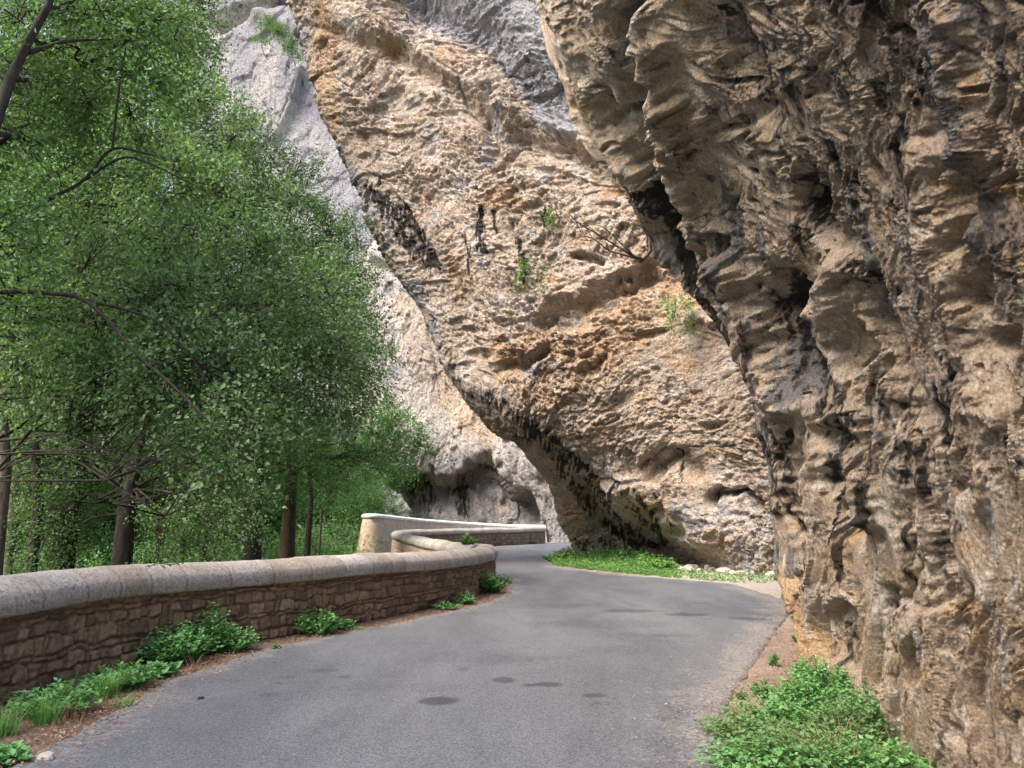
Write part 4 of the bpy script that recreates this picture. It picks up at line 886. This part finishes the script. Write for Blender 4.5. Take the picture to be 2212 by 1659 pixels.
def tuft(name, label, at, R_, h, n, seed, mat='leafG', group=None, w0=.004, lean=1.5, kind=None, cat='grass tuft'):
    rng = np.random.default_rng(seed); at = np.array([at[0], at[1], 0.0]); a = rng.uniform(0, 2*np.pi, n); r = R_*rng.random(n)**.7
    A = Acc(); blades(A, at + np.stack([r*np.cos(a), r*np.sin(a), 0*a], -1), h, lean, w0, rng)
    o = A.build(name, M[mat], None, off=at, smooth_=False); return tag(o, label, cat, group, kind)
GW = 'weeds growing at the foot of the wall'
for i, (px, py, R_, h, ns, lf, lab) in enumerate([
        (10, 1648, .14, .10, 16, .07, 'small weed rosette in the lower left corner of the road verge'),
        (128, 1538, .34, .26, 70, .062, 'broad leafy weed under the left end of the wall, between two grass tufts'),
        (262, 1486, .34, .24, 80, .055, 'low spreading weed just right of the large grass tuft'),
        (335, 1462, .20, .10, 16, .13, 'light green rosette with long leaves in front of the biggest wall weed'),
        (375, 1432, .42, .46, 170, .055, 'biggest bushy weed against the near wall'),
        (452, 1412, .26, .62, 90, .055, 'tallest upright weed against the near wall'),
        (498, 1408, .30, .34, 80, .05, 'rounded weed right of the tallest wall weed'),
        (597, 1403, .06, .07, 9, .03, 'tiny seedling on the verge between the wall weeds'),
        (686, 1371, .33, .38, 90, .055, 'compact dark green weed at the middle of the near wall'),
        (745, 1360, .16, .16, 26, .045, 'small weed right of the compact wall weed'),
        (965, 1317, .24, .16, 40, .05, 'low weed at the wall foot before the bend'),
        (1005, 1306, .24, .24, 46, .05, 'small upright weed at the wall foot before the bend'),
        (1062, 1282, .30, .50, 110, .06, 'leafy weed at the nose of the wall beside the road'),
        (1092, 1262, .22, .30, 12, .05, 'thin sprig stretching over the road beside the wall nose')]):
    weed('wall_weed', lab, GR(px, py), R_, h, ns, lf, M['leafD'], 100+i, GW)
tuft('grass_tuft', 'large pale grass tuft by the left part of the wall', GR(230, 1508), .10, .34, 150, 120, group='grass tufts on the left verge')
tuft('grass_tuft', 'grass tuft beside the broad weed at lower left', GR(95, 1565), .10, .34, 120, 121, group='grass tufts on the left verge')
tuft('grass_tuft', 'grass tuft cut by the left edge of the photo', GR(5, 1590), .10, .30, 130, 122, group='grass tufts on the left verge')
tuft('grass_tuft', 'short grass tuft at the road side of the large pale tuft', GR(265, 1528), .10, .14, 70, 123, group='grass tufts on the left verge')
tuft('grass_tuft', 'tiny grass tuft at the foot of the compact wall weed', GR(775, 1363), .10, .10, 50, 124, group='grass tufts on the left verge')
# far wall foot
for i, (px, py) in enumerate([(985, 1168), (1010, 1170), (1035, 1171), (1060, 1172), (1085, 1173), (1132, 1173)]):
    weed('verge_weed', ['leftmost bright weed clump at the foot of the far parapet', 'second bright weed clump at the far parapet foot', 'middle bright weed clump at the far parapet foot', 'fourth bright weed clump at the far parapet foot', 'rightmost clump of the weed row at the far parapet', 'lone small weed near the end of the far parapet'][i],
         GR(px, py), 1.0 if i < 5 else .4, .5 if i < 5 else .3, 60 if i < 5 else 16, .13, M['leafE'], 140+i, 'weeds at the far parapet foot')
weed('coping_sprig', 'green sprig poking over the coping at the bend', GR(1012, 1182, .9), .28, .35, 24, .07, M['leafE'], 150, z0=.95)
# right side: big nettle patch and upright stems
GN = 'weeds at the foot of the near rock'
def patch(px, py): return GR(px, py)
for i, (px, py, R_, h, ns, lf, lab) in enumerate([
        (1640, 1600, .36, .20, 330, .038, 'bright low weed cushion nearest the road edge at lower right'),
        (1700, 1570, .40, .26, 330, .040, 'dense weed cushion behind the bright low one at lower right'),
        (1640, 1660, .34, .20, 280, .040, 'weed cushion cut by the bottom edge near the road'),
        (1740, 1640, .38, .26, 330, .040, 'thick weed cushion at the bottom right of the road'),
        (1745, 1540, .30, .40, 150, .045, 'upright nettle-like weed below the rock corner'),
        (1770, 1520, .25, .52, 90, .045, 'tallest upright weed against the rock corner'),
        (1840, 1600, .36, .42, 210, .040, 'dark leafy weed against the rock wall at lower right'),
        (1880, 1580, .20, .50, 70, .04, 'upright dark weed leaning on the rock at lower right'),
        (1850, 1670, .36, .30, 220, .040, 'weed clump at the bottom edge below the rock'),
        (2040, 1668, .26, .16, 60, .04, 'sparse weed at the rock foot right of the thin clump'),
        (2110, 1700, .26, .20, 60, .04, 'weed at the rock foot in the bottom right corner'),
        (1960, 1660, .30, .20, 120, .035, 'thin weed clump at the rock foot near the bottom edge'),
        (1650, 1510, .12, .22, 26, .04, 'small loose weed on the reddish soil'),
        (1605, 1512, .05, .16, 8, .03, 'single sprig on the orange sand patch'),
        (1669, 1440, .06, .22, 14, .03, 'small sprig on the litter right of the asphalt edge'),
        (1724, 1388, .07, .24, 14, .035, 'small sprig at the base of the rock corner'),
        (1722, 1340, .14, .18, 26, .045, 'small weed where the rock corner meets the road'),
        (1735, 1465, .12, .22, 30, .04, 'small upright weed at the rock base above the cushions')]):
    weed('rockside_weed', lab, GR(px, py), R_*1.05, h*.8, int(ns*.5) if ns > 100 else ns, lf, M['leafD'] if i % 3 else M['leafB'], 160+i, GN, m=5 if ns > 200 else 7, lean=.9)
tuft('grass_tuft', 'thin grass tuft in the bottom right weeds', GR(1740, 1640), .25, .34, 40, 190)
tuft('grass_tuft', 'grass tuft along the rock foot at the bottom right corner', GR(2090, 1690), .45, .26, 260, 191)
for i, (px, py, R_, h, n) in enumerate([(1600, 1560, .12, .20, 40), (1690, 1500, .12, .24, 36), (1800, 1655, .16, .34, 50), (310, 1485, .10, .22, 34), (150, 1560, .12, .22, 40), (420, 1450, .10, .2, 30)]):
    tuft('dry_grass_tuft', ['straw coloured tuft at the road edge of the right weeds', 'straw coloured tuft on the reddish soil by the rock', 'straw coloured tuft inside the bottom right weeds', 'straw coloured tuft between the left verge weeds', 'straw coloured tuft at the lower left verge', 'straw coloured tuft in front of the tallest wall weed'][i], GR(px, py), R_, h, n, 220+i, 'litter', 'dry grass tufts on the verges', lean=1.2)
# grass under the middle rock (uncountable)
rng = np.random.default_rng(5); A = Acc(); B_ = Acc()
pts = []
while len(pts) < 3800:
    px = rng.uniform(1195, 1700); lo, hi = np.interp(px, [1195, 1250, 1400, 1500, 1700], [1205, 1205, 1222, 1236, 1240]), np.interp(px, [1195, 1250, 1382, 1457, 1585, 1700], [1222, 1229, 1243, 1249, 1260, 1262])
    if rng.random() > np.interp(px, [1195, 1400, 1470, 1700], [1, 1, .12, .10]): continue
    p = GR(px, rng.uniform(lo, hi)); pts.append(p)
pts = np.array(pts); w_ = np.interp(pts[:, 1], [18, 40], [.5, 1.0])
Dr = unit(rng.normal(size=pts.shape)*.6 + [0, 0, 1]); near = pts[:, 0] > 4.3
for sel, LL in ((~near, (.15, .38)), (near, (.04, .10))):
    spray_leaves(A, pts[sel], Dr[sel], rng.uniform(*LL, sel.sum())*.8, 6, .065, rng, .05, .7, .1)
o = A.build('grass_patch', M['leafE'], None, off=pts.mean(0), smooth_=False); tag(o, 'bright green grass and herbs on the verge under the middle overhang', 'grass', kind='stuff')
for i, (px, py, R_, h) in enumerate([(1320, 1214, 1.3, .75), (1370, 1219, 1.1, .65), (1245, 1208, .9, .55), (1420, 1232, .7, .35), (1405, 1226, .8, .5), (1210, 1214, .7, .4)]):
    weed('verge_weed', ['dark bushy herb in the shade under the middle overhang', 'bushy herb right of the dark one under the middle overhang', 'bushy herb at the toe of the middle rock', 'light herb at the right end of the bright grass', 'herb clump behind the light herb near the rubble', 'herb at the left tip of the bright grass by the road'][i], GR(px, py), R_, h, 110, .11, M['leafE'] if i > 1 else M['leafD'], 200+i, 'herbs under the middle overhang')
rng = np.random.default_rng(6); A = Acc(); pts = np.stack([rng.uniform(3.5, 14, 900), rng.uniform(70, 84, 900), np.zeros(900)], -1)
spray_leaves(A, pts, unit(rng.normal(size=pts.shape)*.6+[0, 0, 1]), rng.uniform(.3, .8, 900), 8, .22, rng, .15, .7, .1)
o = A.build('grass_bank', M['leafE'], None, off=pts.mean(0), smooth_=False); tag(o, 'sunny strip of grass beyond the end of the far parapet', 'grass', kind='stuff')
# ------------------------------------------------------------------ growth on the rocks, rubble, litter
def hang(name, label, px, py, Y, w_, h, n, seed, mat='leafE', leaf=.07, cat='plant'):
    rng = np.random.default_rng(seed); at = PX(px, py, Y); root = empty(name, at, label, cat)
    st_ = Acc(); lf = Acc()
    for k in range(n):
        a = at + np.array([rng.uniform(-w_, w_), rng.uniform(-.2, .2), rng.uniform(-.1, .15)]); q = [a]
        L = h*rng.uniform(.35, 1); m = 7
        for j in range(m): q.append(q[-1] + np.array([rng.normal()*.06, rng.normal()*.05-.01, -L/m]))
        q = np.array(q); st_.tube(q, .005, 4)
        spray_leaves(lf, q[:-1], unit(np.diff(q, axis=0)), np.full(m, L/m), 3, leaf*.85, rng, .07, .8, 0)
    st_.build('stems', M['stem'], root, off=at); lf.build('leaves', M[mat], root, off=at, smooth_=False); return root
hang('hanging_plant', 'green plant hanging from the crack beside the dark seam, upper centre', 1398, 100, 13.2, .22, .45, 14, 301, 'leafD', .06)
hang('hanging_plant', 'thin green creeper hanging on the middle rock below the black drips', 1140, 560, 27.2, .55, 1.5, 12, 302, 'leafE', .10)
hang('hanging_plant', 'light creeper trailing down the middle rock beside the near overhang edge', 1462, 640, 24.0, .5, 1.7, 18, 303, 'leafE', .10)
hang('hanging_plant', 'tiny creeper high on the middle rock', 1190, 460, 26.9, .3, .9, 7, 304, 'leafE', .09)
tag(weed('ledge_weed', 'small moss green plant in the dark hole of the near rock', PX(1905, 600, 5.2), .10, .10, 20, .03, M['leafD'], 305, z0=float(PX(1905, 600, 5.2)[2])), cat='weed')
for i, (px, py, r) in enumerate([(575, 50, 1.6), (602, 72, 1.9), (628, 108, 1.5), (560, 85, .9), (640, 20, 1.2)]):
    c = PX(px, py, 119.5); tree('cliff_bush', ['leftmost bush on the high grey cliff', 'widest bush on the high grey cliff', 'lowest bush on the high grey cliff', 'tiny bush left below the others on the high cliff', 'topmost bush on the high grey cliff beside the middle rock'][i], [c + [0, 3, -1], c + [0, 1, -.3]], .08, [(c, r*.7), (c + [r*1.2, 0, -.6*r], r*.5)], .22, M['leafB'], M['bark2'], 500+i, dens=.35, m=14, spread=.3, group='bushes on the high cliff', cat='bush', sub=3)
A = Acc(); rng = np.random.default_rng(310); YB = 12.6
def bl(pts, a, b): q, _ = crom([PX(x, y, YB + dz) for x, y, dz in pts], .06); A.tube(q, np.linspace(a, b, len(q))*1.2+.002, 6, .1, rng)
bl([(1400, 420, .5), (1401, 440, .2), (1409, 462, 0), (1402, 482, 0), (1404, 510, 0), (1406, 538, 0), (1394, 555, 0), (1382, 566, 0)], .028, .020)
bl([(1390, 560, 0), (1366, 552, -.2), (1330, 530, -.5), (1290, 505, -.8), (1255, 485, -1), (1228, 462, -1.2)], .013, .004)
bl([(1388, 562, 0), (1350, 551, -.2), (1316, 541, -.4), (1280, 515, -.5), (1250, 512, -.6), (1222, 528, -.8), (1212, 545, -.8)], .013, .004)
bl([(1404, 545, 0), (1418, 530, 0), (1428, 508, 0), (1424, 480, 0)], .010, .004); bl([(1366, 552, -.2), (1345, 530, -.4), (1300, 490, -.7), (1240, 480, -1)], .006, .003)
bl([(1403, 470, 0), (1380, 462, 0), (1362, 470, -.1), (1352, 490, -.2)], .006, .003); bl([(1300, 512, -.7), (1270, 520, -.8), (1235, 510, -1)], .005, .002)
for k in range(16):
    x, y = rng.uniform(1235, 1370), 0; y = np.interp(x, [1235, 1370], [470, 552]); bl([(x, y, -.5), (x-20, y+rng.uniform(-25, 20), -.6), (x-38, y+rng.uniform(-45, 30), -.7)], .004, .0015)
o = A.build('dead_branch', M['deadwood'], None, off=PX(1404, 520, YB)); tag(o, 'bare dark dead branch sticking out of the seam between the near and middle rock', 'branch')
# vine on the coping
rng = np.random.default_rng(320); root = empty('coping_vine', PX(385, 1216, 9.0), 'yellow green vine creeping along the top of the near coping', 'vine'); st_ = Acc(); lf = Acc(); of = PX(385, 1216, 9.0)
q, _ = crom([PX(x, y, Y) for x, y, Y in [(315, 1224, 8.6), (345, 1218, 8.7), (375, 1219, 8.9), (400, 1211, 9.1), (425, 1204, 9.2), (440, 1206, 9.2)]], .03); st_.tube(q, .005, 5)
spray_leaves(lf, q[:-1], unit(np.diff(q, axis=0)), np.full(len(q)-1, .03), 2, .045, rng, .02, 1.2, 0); st_.build('stems', M['stem'], root, off=of); lf.build('leaves', M['leafE'], root, off=of, smooth_=False)
# stones
def stone(name, at, r, seed, mat, label, cat, group=None):
    rs = np.random.RandomState(seed); n1, n2 = 14, 9; th = np.linspace(0, 2*np.pi, n1, endpoint=False); ph = np.linspace(.02, np.pi-.02, n2)
    T_, P_ = np.meshgrid(th, ph); d = np.stack([np.sin(P_)*np.cos(T_), np.sin(P_)*np.sin(T_), np.cos(P_)], -1)
    cut = np.ones(T_.shape)
    for k in range(9):
        nn = unit(rs.normal(size=3)); cut = np.minimum(cut, rs.uniform(.55, .85)/np.maximum(d @ nn, .05))
    V = d*np.minimum(cut, 1)[..., None]*r*np.array([1.2, 1, .75])
    o = mesh(name, V + np.asarray(at) + [0, 0, r*.4], [gridfaces(n2, n1, closed=True)[:, ::-1], np.arange(n1)[None], (np.arange(n1)[::-1]+(n2-1)*n1)[None]], mat, None, off=np.asarray(at, float), smooth_=False)
    return tag(o, label, cat, group)
rs = np.random.RandomState(9)
for i in range(42):
    px = rs.uniform(1450, 1680); py = np.interp(px, [1450, 1560, 1680], [1228, 1236, 1244]) + rs.uniform(-5, 6)
    stone('rubble_stone', GR(px, py), rs.uniform(.05, .17), 400+i, M['rubble'], 'pale fallen stone among the rubble at the foot of the middle rock beside the bay', 'stone', 'fallen stones at the foot of the middle rock')
stone('loose_stone', GR(100, 1644), .055, 460, M['rubble'], 'flat white stone on the litter at the lower left', 'stone')
o = stone('road_debris', GR(434, 1513), .030, 461, M['debris'], 'small black scrap lying on the asphalt at left', 'debris')
# litter: fallen leaves, chips, gravel (uncountable)
rng = np.random.default_rng(330); A = Acc()
def chips(n, xs, ys, size, fn=None, z=.030):
    Y = ys; p = np.stack([xs, ys, np.full(n, z)], -1); a = rng.uniform(0, 2*np.pi, n)
    ax = unit(np.stack([np.cos(a), np.sin(a), rng.normal(size=n)*.25], -1)); nn = unit(rng.normal(size=(n, 3))*.3 + [0, 0, 1]); nn = unit(nn - ax*(nn*ax).sum(-1, keepdims=True))
    leaf_quads(A, p, ax, nn, size*rng.uniform(.5, 1.5, n), rng.random(n), .12, .28)
yy = 3.5 + 16*rng.random(7000)**1.6; lx = np.interp(yy, Yr, Lx); off_ = rng.normal(size=7000)*.22 - .12; chips(7000, lx + off_, yy, .024); yy = 3.5 + 14*rng.random(4000)**1.5; chips(4000, np.interp(yy, Yr, Rx) + rng.uniform(0, 1.2, 4000), yy, .026)
yy = 3.5 + 16*rng.random(7000)**1.6; rx = np.interp(yy, Yr, Rx); off_ = rng.normal(size=7000)*.35 + .10; chips(7000, rx + off_, yy, .020)
yy = 3.5 + 14*rng.random(1500)**1.5; chips(1500, rng.uniform(-3, 3.5, 1500), yy, .012)
o = A.build('leaf_litter', M['litter'], None, smooth_=False); tag(o, 'dry brown leaf litter and chips strewn along both road edges', 'leaf litter', kind='stuff')
